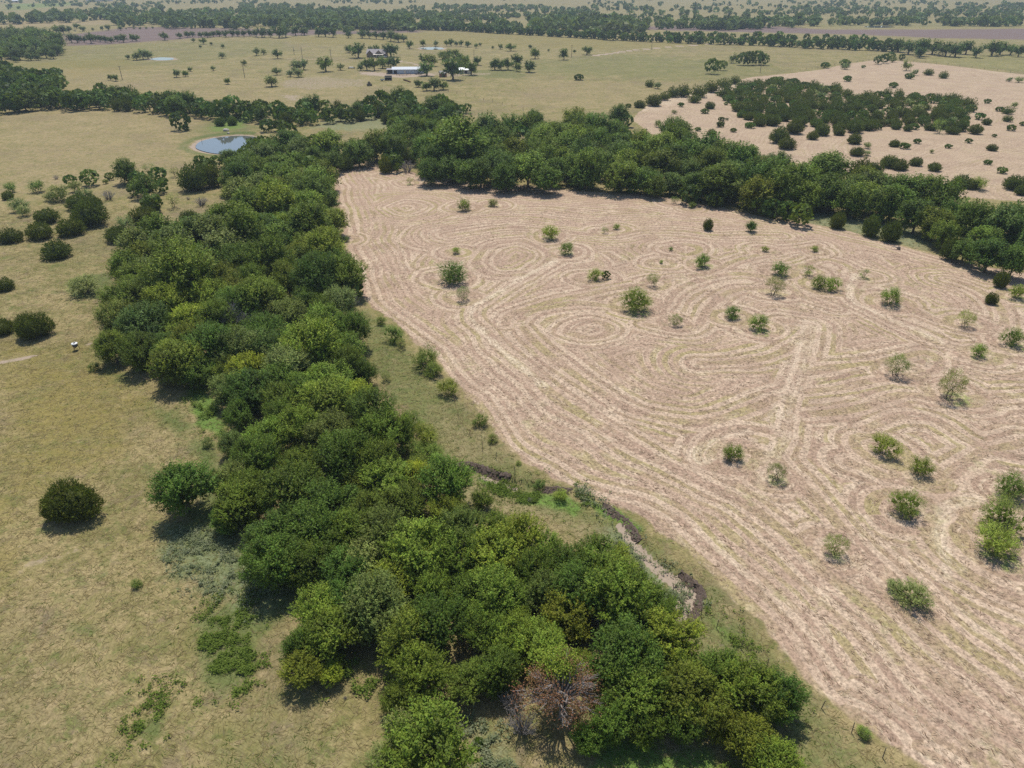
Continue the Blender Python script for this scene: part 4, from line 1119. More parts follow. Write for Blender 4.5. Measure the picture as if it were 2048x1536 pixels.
# the cedar slope
K = 'cedar slope'
scatter("1450,172 1500,158 1560,148 1620,160 1680,166 1700,180 1780,176 1850,180 1915,186 1948,200 1940,220 1960,238 1930,250 1870,244 1800,238 1740,240 1700,248 1640,234 1560,230 1480,218 1500,200 1445,188", 5.9, (6.2, 11.0),
        [(('c', 'cedar'), 8), (('d', 'cedar'), 2), (('g', 'mesq'), .6), (('p', 'mesq'), .4)], K, 21, hr=.56)
plants("""1651,130,18,c 1690,125,20,c 1727,133,9,c 1819,152,18,c 1858,143,23,c 1888,149,22,c 1696,157,17,c 1787,170,18,c 1975,202,14,c 2000,218,16,c 2017,220,25,c
2017,236,23,c 2023,255,18,c 2047,247,14,c 1989,271,10,c 1938,281,14,c 1897,292,14,c 1985,294,22,c 1976,324,16,c 2005,340,20,c 1870,333,28,c 1833,322,30,c
1780,322,40,c 1800,328,36,c 1750,335,40,c 1715,302,30,c 1710,277,32,c 1790,286,25,c 1810,291,20,c 1835,282,15,c 1679,262,26,c 1645,258,38,c 1627,270,26,c
1590,253,42,c 1560,270,45,c 1575,285,40,c 1736,250,14,c 1756,253,18,c 1703,228,20,c 1720,240,24,c 1816,255,22,c 1780,245,20,c 1908,264,14,c 1953,257,30,c
1960,232,20,c 1975,243,22,c 1280,207,26,c 1308,200,34,c 1330,192,26,c 1347,184,32,c 1368,181,36,c 1398,181,40,c 1425,172,36,c 1450,165,30,c 1470,160,24,c 1362,209,13,c
1390,196,30,c 1410,222,17,c 1420,210,22,c 1436,187,12,c 1452,207,9,c 1480,212,36,c 1443,238,13,c 1441,248,17,c 1454,238,7,c 1424,264,22,c 1396,258,13,c
1467,260,13,c 1257,211,13,c 1158,154,20,c 1300,167,22,c 1494,182,24,c 1520,242,30,c 1545,240,36,c 1500,250,20,c 1925,362,38,c 1945,368,30,c 2030,365,40,c 2045,380,30,c 1900,372,24,c 1600,232,30,c""", 'cedar', K, hr=.55)
plants("1831,144,15,p 1815,130,20,p,airy 1786,118,16,g 1316,170,18,g 2030,210,14,g 1882,252,28,m,airy 1348,223,12,g 1316,247,18,m 1735,305,16,p 1864,302,10,g 2018,158,12,p 2038,158,18,p 1690,132,16,p 1960,365,34,l 1735,290,18,g", 'mesq', K)
plants("1345,256,58,m 1362,268,52,d 1240,228,46,d 1252,240,30,b", 'elm', K)
plants("1756,119,16,c 1770,116,18,c 1782,112,16,c 1804,114,12,d 1425,131,30,m 1445,130,20,g 1465,116,18,g,airy 1485,117,24,d 1500,115,26,d 1515,114,26,m 1528,118,24,d", 'elm', K)
# farmstead
M_ = 'farmstead'
plants("""715,98,33,d 697,97,16,g 740,98,13,d 752,97,15,m 781,98,32,d 819,88,18,d 733,128,24,m 748,127,28,m 764,124,24,m 787,122,26,d 776,124,18,m 720,134,14,d
848,118,26,m 862,120,26,o 853,135,34,m 885,110,20,m 898,108,22,d 912,106,16,o 890,118,22,g 915,116,24,m 932,118,16,m 905,138,44,d 925,128,30,m 942,136,28,m
956,120,20,d 990,128,24,d 1002,130,22,d 1016,126,26,d 1034,120,26,d 1034,134,18,m 1058,131,26,d 1128,108,22,d 1174,100,21,m 1070,106,23,m 1060,93,8,d 1097,100,6,d
1149,102,8,d 1022,93,20,m 836,166,18,d 853,172,20,m 868,168,28,d 886,170,20,l 1306,170,1,m""".replace(' 1306,170,1,m', ''), 'oak', M_)
plants("846,85,14,m 871,86,14,g 893,86,12,m 902,84,14,d 912,87,10,d 922,86,12,d 935,88,12,d 952,91,10,m 961,88,8,g 985,94,7,g 1000,92,12,g 680,132,18,p", 'oak', M_)
plants("""255,113,11,g 272,111,20,p 284,108,22,p 294,109,20,p 443,110,14,p 487,125,13,g 220,154,14,g 230,155,14,m 352,146,18,p 370,147,13,m 381,138,10,p 426,136,11,p 455,161,16,m 554,107,20,d
594,130,24,p 606,128,24,p 590,140,16,p 597,145,20,p 580,146,16,p 650,128,32,m 541,160,30,p 553,142,18,g 512,103,16,p 526,103,14,p 405,81,14,m 422,87,7,g 400,93,7,g 445,92,8,g 386,80,8,g 588,100,5,k,bare""", 'oak', 'far pasture')
# rows of trees in the distance
T_ = 'far rows'
plants("""141,76,18,d 153,77,18,d 167,79,13,d 180,76,20,d 190,75,16,d 199,77,14,d 210,78,14,d 221,79,14,d 233,76,14,d 245,75,18,d 263,75,14,m 272,75,14,m 328,71,20,d 359,70,14,d 374,68,14,d 384,68,12,d
402,68,14,d 414,68,15,d 426,67,15,d 438,66,15,d 451,66,16,d 463,66,15,d 475,66,15,d 487,66,15,d 499,65,15,d 511,66,15,d 522,64,22,d 540,66,16,d 556,62,26,d 570,62,24,d 590,61,22,d 608,61,20,d
636,63,20,d 650,63,20,d 665,64,20,d 692,60,18,d 696,68,16,d 724,67,18,d 738,68,18,d 752,69,18,d 766,70,18,d 781,71,22,d 796,74,22,d 807,75,18,d
112,58,18,m 125,58,20,d 136,58,14,d 152,51,13,m 164,57,13,d 150,60,8,k,bare 185,58,7,m 204,56,9,d 215,55,13,d 240,56,9,m 252,57,4,m 268,56,5,m 280,56,5,m 292,56,5,m 305,55,5,m 334,54,8,m 354,54,6,m
1800,90,30,d 1820,94,30,d 1845,95,34,d 1868,92,32,d 1895,96,36,d 1915,98,34,d 1935,93,30,d 1842,105,22,d 1955,103,24,d 1988,96,34,d 2004,95,30,d 2024,98,24,m 2040,101,24,d 1770,99,9,d 1660,44,10,d 1548,44,1,d""".replace(' 1548,44,1,d', ''), 'oak', T_)
scatter("0,62 60,60 105,68 116,82 112,96 60,104 0,108 -80,108 -80,62", 11, (9, 15), [(('d', 'oak'), 5), (('m', 'oak'), 2), (('g', 'oak'), 1)], T_, 31)
plants("20,110,14,d 40,98,16,m 60,112,18,d 90,104,24,d 105,108,18,d 30,118,14,d 75,114,14,d", 'oak', T_)

# ---- distant growth that reads as a mass
def lite_crowns(pts, quads, seed):
    """pts: x,y,z,W,H -> one merged cloud of leaf clumps"""
    r = np.random.RandomState(seed); P = np.asarray(pts); n = len(P); N = n * quads
    d = unit(r.randn(N, 3) + [0, 0, .3]); q = np.repeat(P, quads, 0)
    rr = (0.72 + 0.33 * r.rand(N))[:, None]
    c = q[:, :3] + np.stack([d[:, 0] * q[:, 3] / 2, d[:, 1] * q[:, 3] / 2, q[:, 4] * (0.55 + 0.43 * d[:, 2])], 1) * np.concatenate([rr, rr, np.ones_like(rr)], 1)
    s = q[:, 3:4] * (0.16 + 0.14 * r.rand(N, 1)) * (30 / quads) ** .5
    a = unit(r.randn(N, 3)); b = unit(np.cross(a, d + 0.5 * r.randn(N, 3)))
    V = np.stack([c - a * s, c + b * s * .8, c + a * s, c - b * s * .8], 1).reshape(-1, 3)
    lv = np.repeat(np.clip(.45 + .2 * r.randn(n), 0, 1), quads) + .12 * r.randn(N)
    lh = np.repeat(r.rand(n), quads)
    return V, lv, lh

def lite_obj(name, pts, tone, label, quads=30, seed=1, cat='trees'):
    V, lv, lh = lite_crowns(pts, quads, seed)
    me = mesh_np(name, V, np.arange(len(V)).reshape(-1, 4), MAT_LEAF)
    for nm, arr in (('leafvar', lv), ('leafhue', lh)):
        at = me.attributes.new(nm, 'FLOAT', 'FACE'); at.data.foreach_set('value', np.clip(arr, 0, 1).astype(np.float32))
    o = link(name, me); o.color = (*tone, 1)
    return setp(o, label, cat, kind='stuff')

def spots(poly, n, wr, hr, seed, clump=0.0, lift=0.5):
    r = np.random.RandomState(seed); px = PL(poly)
    W = np.array([ground0(u, v, 3) for u, v in px]); out = []
    us = [p[0] for p in px]; vs = [p[1] for p in px]; tries = 0
    Pp_ = np.array(px)
    while len(out) < n and tries < n * 60:
        tries += 1
        u = r.uniform(min(us), max(us)); v = r.uniform(min(vs), max(vs))
        if not inside(np.array([u]), np.array([v]), Pp_)[0]: continue
        x, y = ground0(u, v, 3)
        if y > 8500: continue
        if clump and vnoise(np.array([x / 120]), np.array([y / 160]), seed)[0] < clump: continue
        w_ = r.uniform(*wr); z = float(H(np.array([x]), np.array([y]))[0])
        out.append((x, y, z - 0.1, w_, w_ * hr * r.uniform(.8, 1.2)))
    return out

def line_spots(txt, step, wr, hr, seed, jit=2.0):
    r = np.random.RandomState(seed); P = catmull(W0(PL(txt)), 4)
    seg = np.sqrt(((P[1:] - P[:-1]) ** 2).sum(1)); L = np.concatenate([[0], np.cumsum(seg)]); out = []
    s = 0
    while s < L[-1]:
        x = np.interp(s, L, P[:, 0]) + r.randn() * jit; y = np.interp(s, L, P[:, 1]) + r.randn() * jit
        w_ = r.uniform(*wr); out.append((x, y, float(H(np.array([x]), np.array([y]))[0]) - .1, w_, w_ * hr * r.uniform(.85, 1.15)))
        s += step * r.uniform(.7, 1.3)
    return out

lite_obj('hedgerow', line_spots("822,60 900,60.5 1000,66 1100,71 1200,78 1300,83.5 1400,88 1500,91.5 1600,96 1700,100 1790,104", 3.4, (6, 9.5), .95, 41, 2.2)
         + line_spots("1330,79 1500,82 1700,89 1790,93", 6, (6, 9), .95, 42, 3), TONE['d'], 'long unbroken dark hedgerow between pasture and ploughed field', 46, 3)
lite_obj('distant_woods', spots("0,42 60,36 150,26 260,26 400,26 520,30 700,36 830,44 830,56 700,56 500,55 300,52 222,48 210,39 0,45", 370, (9, 15), .85, 43)
         + spots("500,22 560,14 700,20 820,34 900,40 1000,46 1060,50 1060,58 830,56 700,50 500,40", 170, (8, 14), .8, 44)
         + spots("1060,42 1180,40 1280,48 1290,54 1180,62 1060,58", 80, (9, 15), .9, 45)
         + spots("1380,52 1600,42 1760,42 2048,45 2300,45 2300,49 2048,48 1800,46 1640,47 1560,54 1450,56 1380,55", 170, (8, 14), .85, 46)
         + spots("1290,44 1400,42 1560,46 1540,51 1400,54 1290,54", 40, (9, 14), .85, 47), TONE['b'], 'dark wooded band across the plain behind the far fields', 34, 4)
lite_obj('distant_scrub', spots("480,8 1100,12 1250,32 1250,44 900,38 700,30 480,22", 560, (5, 10), .75, 48, -.05)
         + spots("0,1 2048,1 2048,40 1400,42 800,30 400,24 0,30", 1000, (3.5, 9), .75, 49, .15)
         + spots("1250,6 2048,6 2300,40 2048,42 1600,38 1250,36", 240, (5, 11), .8, 50), TONE['b'], 'scattered scrub dotting the far hazy slope', 22, 5)
lite_obj('distant_scrub', spots("-200,-30 2300,-30 2300,0 -200,0", 900, (7, 15), .75, 51), TONE['b'], 'scrub and woods beyond the far slope', 14, 6)
lite_obj('distant_shrubs', spots("640,46 830,46 830,58 640,57", 70, (6, 11), .8, 52) + spots("1180,45 1290,50 1290,60 1180,62", 60, (8, 14), .8, 53), TONE['g'], 'greyish shrubs before the far woods', 30, 7)

# ---- build the individuals: at most about 300 of a kind, the largest in the picture first
def inframe(p): return -70 < p['u'] < 2120 and -10 < p['v'] < 1620
PLANTS = [p for p in PLANTS if inframe(p)]
rest = []
for sp in ('elm', 'hack', 'cedar', 'mesq', 'airy', 'oak', 'bare'):
    k = sorted([p for p in PLANTS if p['sp'] == sp], key=lambda p: -p['px'])
    if len(k) > 300: rest += k[300:]
ridx = {id(p) for p in rest}
LIVE = [p for p in PLANTS if id(p) not in ridx]
if rest:
    lite_obj('distant_trees', [(p['x'], p['y'], p['z'], p['W'], p['H']) for p in rest], TONE['d'], 'smallest trees of the far belts', 120, 8)

# labels -------------------------------------------------------------
LAND = [("the rust brown dying tree", 1124, 1360), ("the bare wash bend", 1393, 1185), ("the curved creek bank", 960, 945), ("the white topped feeder", 153, 690),
        ("the tall lone dark tree", 365, 980), ("the big lone cedar", 138, 1000), ("the stock pond", 440, 287), ("the field's far tip", 735, 322),
        ("the long grey barn", 805, 142), ("the farmhouse", 750, 108), ("the open shelter", 775, 160), ("the gravel road", 1380, 92), ("the densest field shrub", 1275, 597),
        ("the crossing mown lane", 1580, 780), ("the pale weedy gap", 1740, 445), ("the small pasture pond", 323, 117), ("the yellow green sapling", 1121, 990),
        ("the pale near brush", 825, 1460), ("the wooden stump", 1797, 497), ("the field's near corner", 1850, 1500), ("the eye shaped swirl", 1170, 650),
        ("the green pasture", 1300, 130), ("the dark ploughed field", 1700, 72), ("the mauve field", 300, 66), ("the far skyline", 1000, 10),
        ("the pole before the slope", 1520, 140), ("the two round roadside cedars", 1872, 146), ("the weedy clearing", 710, 245), ("the pair of hilltop trees", 1353, 260),
        ("the reddish pole", 1143, 105), ("the umbrella shaped tree", 956, 120), ("the mauve field's corner", 140, 90), ("the pond snag", 404, 286), ("the green weed patch", 450, 1350),
        ("the shrub pair", 1652, 565), ("the big edge shrub", 2010, 1040), ("the slope's middle", 1700, 200), ("the slope's far end", 1930, 215), ("the slope's near end", 1480, 200), ("the leaning pole", 243, 150)]
ZT = {'creek belt': 'wooded creek belt', 'back belt': 'belt behind the mown field', 'pond belt': 'belt behind the pond', 'left pasture': 'dry pasture', 'mown field': 'mown field',
      'cedar slope': 'cedar slope', 'farmstead': 'farmstead', 'far pasture': 'far pasture', 'far rows': 'distant rows'}
GT = {'creek belt': 'trees of the wooded creek belt', 'back belt': 'trees of the belt behind the mown field', 'pond belt': 'trees of the belt behind the pond', 'left pasture': 'bushes on the dry pasture',
      'mown field': 'shrubs left standing in the mown field', 'cedar slope': 'cedars on the far slope', 'farmstead': 'trees around the farmstead', 'far pasture': 'scattered trees of the far pasture', 'far rows': 'trees in the distant rows'}
ORD = ['', 'second ', 'third ', 'fourth ', 'fifth ', 'sixth ', 'seventh ', 'eighth ', 'ninth ', 'tenth ', 'eleventh ', 'twelfth ', 'thirteenth ', 'fourteenth ', 'fifteenth ',
       'sixteenth ', 'seventeenth ', 'eighteenth ', 'nineteenth ', 'twentieth '] + ['twenty ' + q for q in ('first ', 'second ', 'third ', 'fourth ', 'fifth ', 'sixth ', 'seventh ', 'eighth ', 'ninth ')]
ORD += ['thirtieth '] + ['thirty ' + q[7:] for q in ORD[20:29]] + ['fortieth '] + ['forty ' + q[7:] for q in ORD[20:29]]
def describe(ps):
    fam = {}
    for p in ps:
        best = min(LAND, key=lambda l: math.hypot(p['u'] - l[1], (p['v'] - l[2]) * 1.6))
        du, dv = p['u'] - best[1], (p['v'] - best[2]) * 1.6
        if abs(du) > abs(dv): rel = 'right of' if du > 0 else 'left of'
        else: rel = 'in front of' if dv > 0 else 'beyond'
        same = [q['W'] for q in ps if q['sp'] == p['sp'] and q['zone'] == p['zone']]
        md_ = sorted(same)[len(same) // 2]
        size = 'big ' if p['W'] > md_ * 1.18 else 'small ' if p['W'] < md_ * 0.85 else ''
        p['_k'] = (size, p['tone'], p['sp'], rel, best[0]); p['_d'] = math.hypot(du, dv)
        fam.setdefault(p['_k'], []).append(p)
    for k, v in fam.items():
        v.sort(key=lambda p: p['_d'])
        size, tone, sp, rel, ln = k
        for i, p in enumerate(v):
            tw = TONEW[tone]
            head = f"{size}{tw} {KINDW[sp]}"
            if len(v) == 1: lab = f"{head} {rel} {ln}"
            elif i < len(ORD): lab = f"{head} {rel} {ln}, {ORD[i]}nearest"
            elif i == len(v) - 1: lab = f"{head} {rel} {ln}, farthest"
            else: lab = f"{head} {rel} {ln}, among those farther off"
            p['label'] = lab
describe(LIVE)

VR = random.Random(5)
FIRST = {}
def put_plant(p):
    dist = math.sqrt(p['x'] ** 2 + p['y'] ** 2 + CAM_Z ** 2)
    lod = 0 if dist < 175 else 1 if dist < 420 else 2
    me, tm, W, Hh = VR.choice(VAR[(p['sp'], lod)])
    root = empty(NAMEW[p['sp']], (p['x'], p['y'], p['z'] - 0.05), VR.uniform(0, 6.283), p['label'], CATW[p['sp']], GT[p['zone']])
    q_ = .08 if p['sp'] == 'cedar' else .14
    root.scale = (p['W'] / W * VR.uniform(1 - q_, 1 + q_), p['W'] / W * VR.uniform(1 - q_, 1 + q_), p['H'] / Hh * VR.uniform(.93, 1.1))
    root.rotation_euler.x = VR.uniform(-.07, .07); root.rotation_euler.y = VR.uniform(-.07, .07)
    c = link('branches' if p['sp'] == 'bare' else 'crown', me, root)
    t = TONE[p['tone']]
    if p['sp'] in ('elm', 'hack') and p['tone'] != 'y': t = tuple(.66 * a_ + .34 * b_ for a_, b_ in zip(t, (0.125, 0.19, 0.024)))
    if p['sp'] in ('mesq', 'airy'): t = (t[0] * .8 + .085, t[1] * .85 + .09, t[2] * .8 + .03)
    k = VR.uniform(0.92, 1.26); h = VR.uniform(-.10, .14)
    c.color = (t[0] * k * (1 + h), t[1] * k, t[2] * k * (1 - h), 1)
    if tm: link('trunk', tm, root)
for p in LIVE: put_plant(p)

# the dying tree: grey fan of bare limbs, rust brown leaves at the rim
def dying_tree():
    u, v, wpx = 1124, 1386, 158
    hz = 0
    for _ in range(4):
        x, y, z = G(u, v, hz); dep = proj(x, y, z + hz)[2]; W = wpx * dep / FPX; hz = W * .5
    root = empty('dying_tree', (x, y, z - .05), 0, 'dying tree with grey bare limbs fanning out and rust brown leaves at its rim', 'dying tree', None)
    r = random.Random(3); mb = MB(); tips = []
    Hh = W * .95
    mb.tube([(0, 0, -.3), (.1, 0, Hh * .18), (0, .1, Hh * .34)], [.32, .26, .22], 8)
    for i in range(46):
        a = 6.283 * i / 46 + r.uniform(-.1, .1); q = r.uniform(.45, 1.0)
        t = Vector((math.cos(a) * W * .52 * q + r.uniform(-.4, .4), math.sin(a) * W * .5 * q + r.uniform(-.4, .4), Hh * (1.0 - .55 * q * q) * r.uniform(.8, 1.08)))
        s = Vector((0, 0, Hh * r.uniform(.2, .34))); m = s.lerp(t, .5) + Vector((r.uniform(-.7, .7), r.uniform(-.7, .7), Hh * .1))
        mb.tube([s, s.lerp(m, .5) + Vector((0, 0, .1)), m, m.lerp(t, .5), t], [.12, .10, .075, .05, .02], 5, False)
        tips.append((m, t))
        for _ in range(9):
            b = m.lerp(t, r.random()); e = b + Vector((math.cos(a) * .7 + r.uniform(-.5, .5), math.sin(a) * .7 + r.uniform(-.5, .5), r.uniform(-.1, .6))) * W * .13
            mb.tube([b, e], [.035, .012], 4, False)
    mb.obj('limb', MAT_DEAD, root, True)
    rr = np.random.RandomState(9)
    def rim(name, pts, n, size, tone, spread):
        P = np.array(pts); c = P[rr.randint(len(P), size=n // 10)]
        c = np.repeat(c, 10, 0) + rr.randn(n // 10 * 10, 3) * np.array([spread, spread, spread * .6]); c = np.repeat(c, 1, 0) + rr.randn(len(c), 3) * .12
        N = len(c); a = unit(rr.randn(N, 3)); b = unit(np.cross(a, rr.randn(N, 3) * .5 + [0, 0, 1])); s = size * (.6 + .8 * rr.rand(N))[:, None]
        V = np.stack([c - a * s * .5, c + b * s * .25, c + a * s * .5, c - b * s * .25], 1).reshape(-1, 3)
        me = mesh_np(name, V, np.arange(len(V)).reshape(-1, 4), MAT_LEAF)
        for nm, arr in (('leafvar', np.clip(.5 + .22 * rr.randn(N), 0, 1)), ('leafhue', rr.rand(N))):
            at = me.attributes.new(nm, 'FLOAT', 'FACE'); at.data.foreach_set('value', arr.astype(np.float32))
        o = link(name, me, root); o.color = (*tone, 1); return o
    rust, gold, grn = [], [], []
    for m, t in tips:
        a = math.degrees(math.atan2(t.y, t.x)) % 360
        (grn if 60 < a < 130 and r.random() < .75 else gold if 95 < a < 150 else rust).append(tuple(t))
    rim('rust_leaves', rust, 4200, .17, (0.245, 0.125, 0.062), .5)['label'] = 'rust brown withered leaves'
    rim('gold_leaves', gold or rust, 900, .17, (0.36, 0.22, 0.07), .4)['label'] = 'golden withered leaves'
    rim('green_leaves', grn or rust, 5200, .19, TONE['l'], .6)['label'] = 'leaves still green at the back'
dying_tree()
# ------------------------------------------------------------------ farm buildings
M_ROOFW = simple('white_metal_roof', (0.58, 0.60, 0.62), 0.38, 0.0, 0.05, 1.2, .5)
M_WALLB = simple('blue_grey_metal_wall', (0.46, 0.53, 0.60), 0.5, 0.0, 0.08, 1.0, .3)
M_DARK = simple('opening_shade_and_dark_parts', (0.03, 0.03, 0.035), 0.9, 0, .2)  # near black: painted shade of openings, also dark feeder parts
M_SHING = simple('grey_brown_shingles', (0.36, 0.33, 0.325), 0.9, 0, 0.2, 1.5, .1)
M_BRICK = simple('tan_masonry', (0.26, 0.19, 0.14), 0.9, 0, 0.2, 1.5, .1)
M_TRIM = simple('pale_trim', (0.68, 0.62, 0.52), 0.7, 0, 0.06, 1, .2)
M_GLASS = simple('window_glass', (0.05, 0.06, 0.08), 0.12, 0, .1, 1, .7)
M_RUST = simple('rusty_iron', (0.20, 0.10, 0.06), 0.85, 0, 0.4, 3, .2)
M_WOOD = simple('weathered_wood', (0.20, 0.165, 0.135), 0.9, 0, 0.35, 4, .1)
M_PAINT = simple('white_paint', (0.78, 0.78, 0.76), 0.4, 0, 0.05, 2, .4)
M_TYRE = simple('tyre_rubber', (0.025, 0.025, 0.025), 0.9)
M_BLUED = simple('dark_blue_paint', (0.05, 0.07, 0.11), 0.35, 0, 0.1, 2, .5)
M_REDW = simple('faded_red_boards', (0.30, 0.13, 0.10), 0.85, 0, 0.25, 3, .1)
M_HAY = simple('weathered_hay', (0.20, 0.17, 0.12), 0.97, 0, 0.35, 3, .05)
M_GALV = simple('galvanised_metal', (0.42, 0.45, 0.46), 0.4, .4, 0.12, 3, .4)
M_STONE = simple('pale_stone', (0.42, 0.38, 0.33), 0.9, 0, 0.25, 2, .1)

def gable(name, u, v, L, D, eave, ridge, rz, wall, roof, label, cat, over=0.5, windows=(), doors=(), ribs=0, group=None):
    """a gabled building, its long front wall facing -y of its own axes, front centre at u,v"""
    x, y, z = G(u, v)
    t = empty(name, (x, y, z - .1), rz, label, cat, group)
    hx, hy = L / 2, D
    mb = MB(); V = [(-hx, 0, 0), (hx, 0, 0), (hx, hy, 0), (-hx, hy, 0), (-hx, 0, eave), (hx, 0, eave), (hx, hy, eave), (-hx, hy, eave), (-hx, hy / 2, ridge - .05), (hx, hy / 2, ridge - .05)]
    mb.add(V, [(0, 1, 5, 4), (2, 3, 7, 6), (1, 2, 6, 9, 5), (3, 0, 4, 8, 7)])
    mb.obj('wall', wall, t)
    for s in (0, 1):
        mb = MB(); y0, y1 = (-over, hy / 2) if s == 0 else (hy + over, hy / 2)
        e = eave - over * (ridge - eave) / (hy / 2); th = .12
        V = [(-hx - over, y0, e), (hx + over, y0, e), (hx + over, y1, ridge), (-hx - over, y1, ridge)]
        V += [(a, b, c + th) for a, b, c in V]
        F = [(0, 1, 2, 3), (4, 7, 6, 5), (0, 4, 5, 1), (1, 5, 6, 2), (2, 6, 7, 3), (3, 7, 4, 0)]
        mb.add(V, F)
        ro = mb.obj('roof_slope', roof, t)
        if ribs:
            rb = MB()
            for i in range(ribs + 1):
                xx = -hx - over + (L + 2 * over) * i / ribs
                rb.tube([(xx, y0, e + th + .02), (xx, y1, ridge + th + .02)], .05, 4)
            rb.obj('roof_rib', roof, ro)['kind'] = 'stuff'
    for wx, wz, ww, wh in windows:
        f = MB().box((wx, -.05, wz), (ww + .2, .1, wh + .2)).obj('window', M_TRIM, t)
        MB().box((wx, -.11, wz), (ww, .06, wh)).obj('pane', M_GLASS, f)
    for wx, ww, wh, mt in doors:
        f = MB().box((wx, -.06, wh / 2 + .05), (ww, .12, wh)).obj('door', mt, t)  # a near black one paints the shade of an open doorway
    return t

barn = gable('barn', 816, 147.6, 21, 9, 2.9, 4.0, math.radians(4), M_WALLB, M_ROOFW, 'long low blue grey metal barn with bright roof among the farmstead trees', 'barn', .5, (), ((-8.5, 2.2, 2.3, M_DARK), (-2, 1.2, 2.1, M_TRIM), (6, 3.0, 2.4, M_GALV)), ribs=24)
for i in range(16):
    MB().box((-10.0 + i * 1.33, -.05, 1.45), (.07, .08, 2.8)).obj('wall_batten', M_WALLB, barn)
MB().box((-12.8, 4.5, 2.75), (4.2, 9, .12)).obj('lean_to_roof', M_SHING, barn)
for yy in (.3, 4.5, 8.7):
    MB().tube([(-14.7, yy, 0), (-14.7, yy, 2.7)], .09, 6).obj('post', M_WOOD, barn)
MB().box((-12.8, 8.7, 1.35), (4.0, .1, 2.6)).obj('lean_to_wall', M_DARK, barn)  # near black colour stands in for the shade under the lean-to

hx, hy, hz = G(752, 115)
house = gable('farmhouse', 752, 114.4, 15.5, 9.5, 2.8, 5.8, math.radians(-6), M_BRICK, M_SHING, 'low farmhouse with several grey brown gables between two big dark trees', 'house', .6,
              ((-5.6, 1.5, 1.4, 1.2), (-2.8, 1.5, 1.4, 1.2)), ((0.2, 1.0, 2.0, M_TRIM),))
def cross(xc, wd, dp, ridge, eave, front, parent):
    """a wing with its gable end to the front"""
    mb = MB(); a = wd / 2
    mb.add([(xc - a, -front, 0), (xc + a, -front, 0), (xc + a, dp, 0), (xc - a, dp, 0), (xc - a, -front, eave), (xc + a, -front, eave), (xc + a, dp, eave), (xc - a, dp, eave), (xc, -front, ridge), (xc, dp, ridge)],
           [(0, 1, 5, 8, 4), (1, 2, 6, 5), (3, 0, 4, 7)])
    mb.obj('wing_wall', M_BRICK, parent)
    for s in (-1, 1):
        m2 = MB(); V = [(xc + s * (a + .45), -front - .5, eave - .25), (xc, -front - .5, ridge + .05), (xc, dp, ridge + .05), (xc + s * (a + .45), dp, eave - .25)]
        V += [(q[0], q[1], q[2] + .14) for q in V]
        m2.add(V, [(0, 1, 2, 3), (4, 7, 6, 5), (0, 4, 5, 1), (1, 5, 6, 2), (2, 6, 7, 3), (3, 7, 4, 0)])
        m2.obj('wing_roof', M_SHING, parent)
cross(-4.2, 5.0, 5, 5.3, 2.8, 2.2, house)
cross(3.6, 6.4, 5, 5.6, 2.8, 3.2, house)
MB().box((3.4, -4.6, 2.65), (8.4, 2.8, .14), tilt=.12).obj('porch_roof', M_TRIM, house)
for px_ in (-.5, 2.2, 4.8, 7.4):
    MB().box((px_, -5.8, 1.25), (.18, .18, 2.5)).obj('porch_post', M_TRIM, house)
MB().box((3.4, -4.6, .1), (8.6, 2.9, .2)).obj('porch_floor', M_STONE, house)
f = MB().box((2.6, -3.26, 1.4), (1.8, .1, 1.4)).obj('window', M_TRIM, house); MB().box((2.6, -3.33, 1.4), (1.6, .06, 1.2)).obj('pane', M_GLASS, f)
f = MB().box((5.2, -3.26, 1.1), (1.1, .1, 2.1)).obj('door', M_WOOD, house); MB().box((5.55, -3.34, 1.1), (.08, .08, .1)).obj('handle', M_GALV, f)
MB().box((-1.4, 5.2, 5.9), (.8, .8, 1.6)).obj('chimney', M_BRICK, house)

gable('shed', 887, 154.5, 4.5, 5, 2.6, 3.8, math.radians(12), M_REDW, M_SHING, 'small faded red shed with grey roof tucked against the biggest dark tree', 'shed', .3, (), ((0, 1.6, 2.0, M_DARK),))
gable('shed', 929, 147.5, 9, 5, 2.6, 3.6, math.radians(-3), M_TRIM, M_GALV, 'pale shed half hidden behind the trees beside the biggest dark tree', 'shed', .3, ((-2.5, 1.4, 1.0, .8),), ((1, 1.8, 2.0, M_DARK),))
gable('far_barn', 1121, 51.5, 17, 14, 3.4, 6.2, math.radians(-20), M_TRIM, M_ROOFW, 'white roofed barn shining among far trees beyond the hedgerow', 'barn', .4, (), ((0, 4, 3, M_DARK),))
gable('far_barn', 877, 55.0, 11, 8, 2.6, 3.8, math.radians(8), M_TRIM, M_ROOFW, 'small white roof at the end of the dark hedgerow', 'barn', .3, (), ((0, 3, 2.2, M_DARK),))
gable('far_shed', 1235, 54.5, 14, 9, 3.2, 4.8, math.radians(-12), M_RUST, M_SHING, 'grey shed roof among trees at the head of the dark ploughed field', 'shed', .3, (), ((0, 3, 2.2, M_DARK),))
gable('far_barn', 182, 3.5, 22, 12, 4, 6.5, math.radians(5), M_TRIM, M_ROOFW, 'left one of two white roofs near the far skyline', 'barn', .4, (), ((0, 4, 3, M_DARK),))
gable('far_barn', 207, 2.6, 34, 14, 4, 6.5, math.radians(0), M_TRIM, M_ROOFW, 'right one of two white roofs near the far skyline', 'barn', .4, (), ((0, 4, 3, M_DARK),))
gable('far_barn', 33, 5.0, 16, 12, 4, 6.5, math.radians(20), M_TRIM, M_ROOFW, 'lone white roof at the far green field', 'barn', .4, (), ((0, 4, 3, M_DARK),))

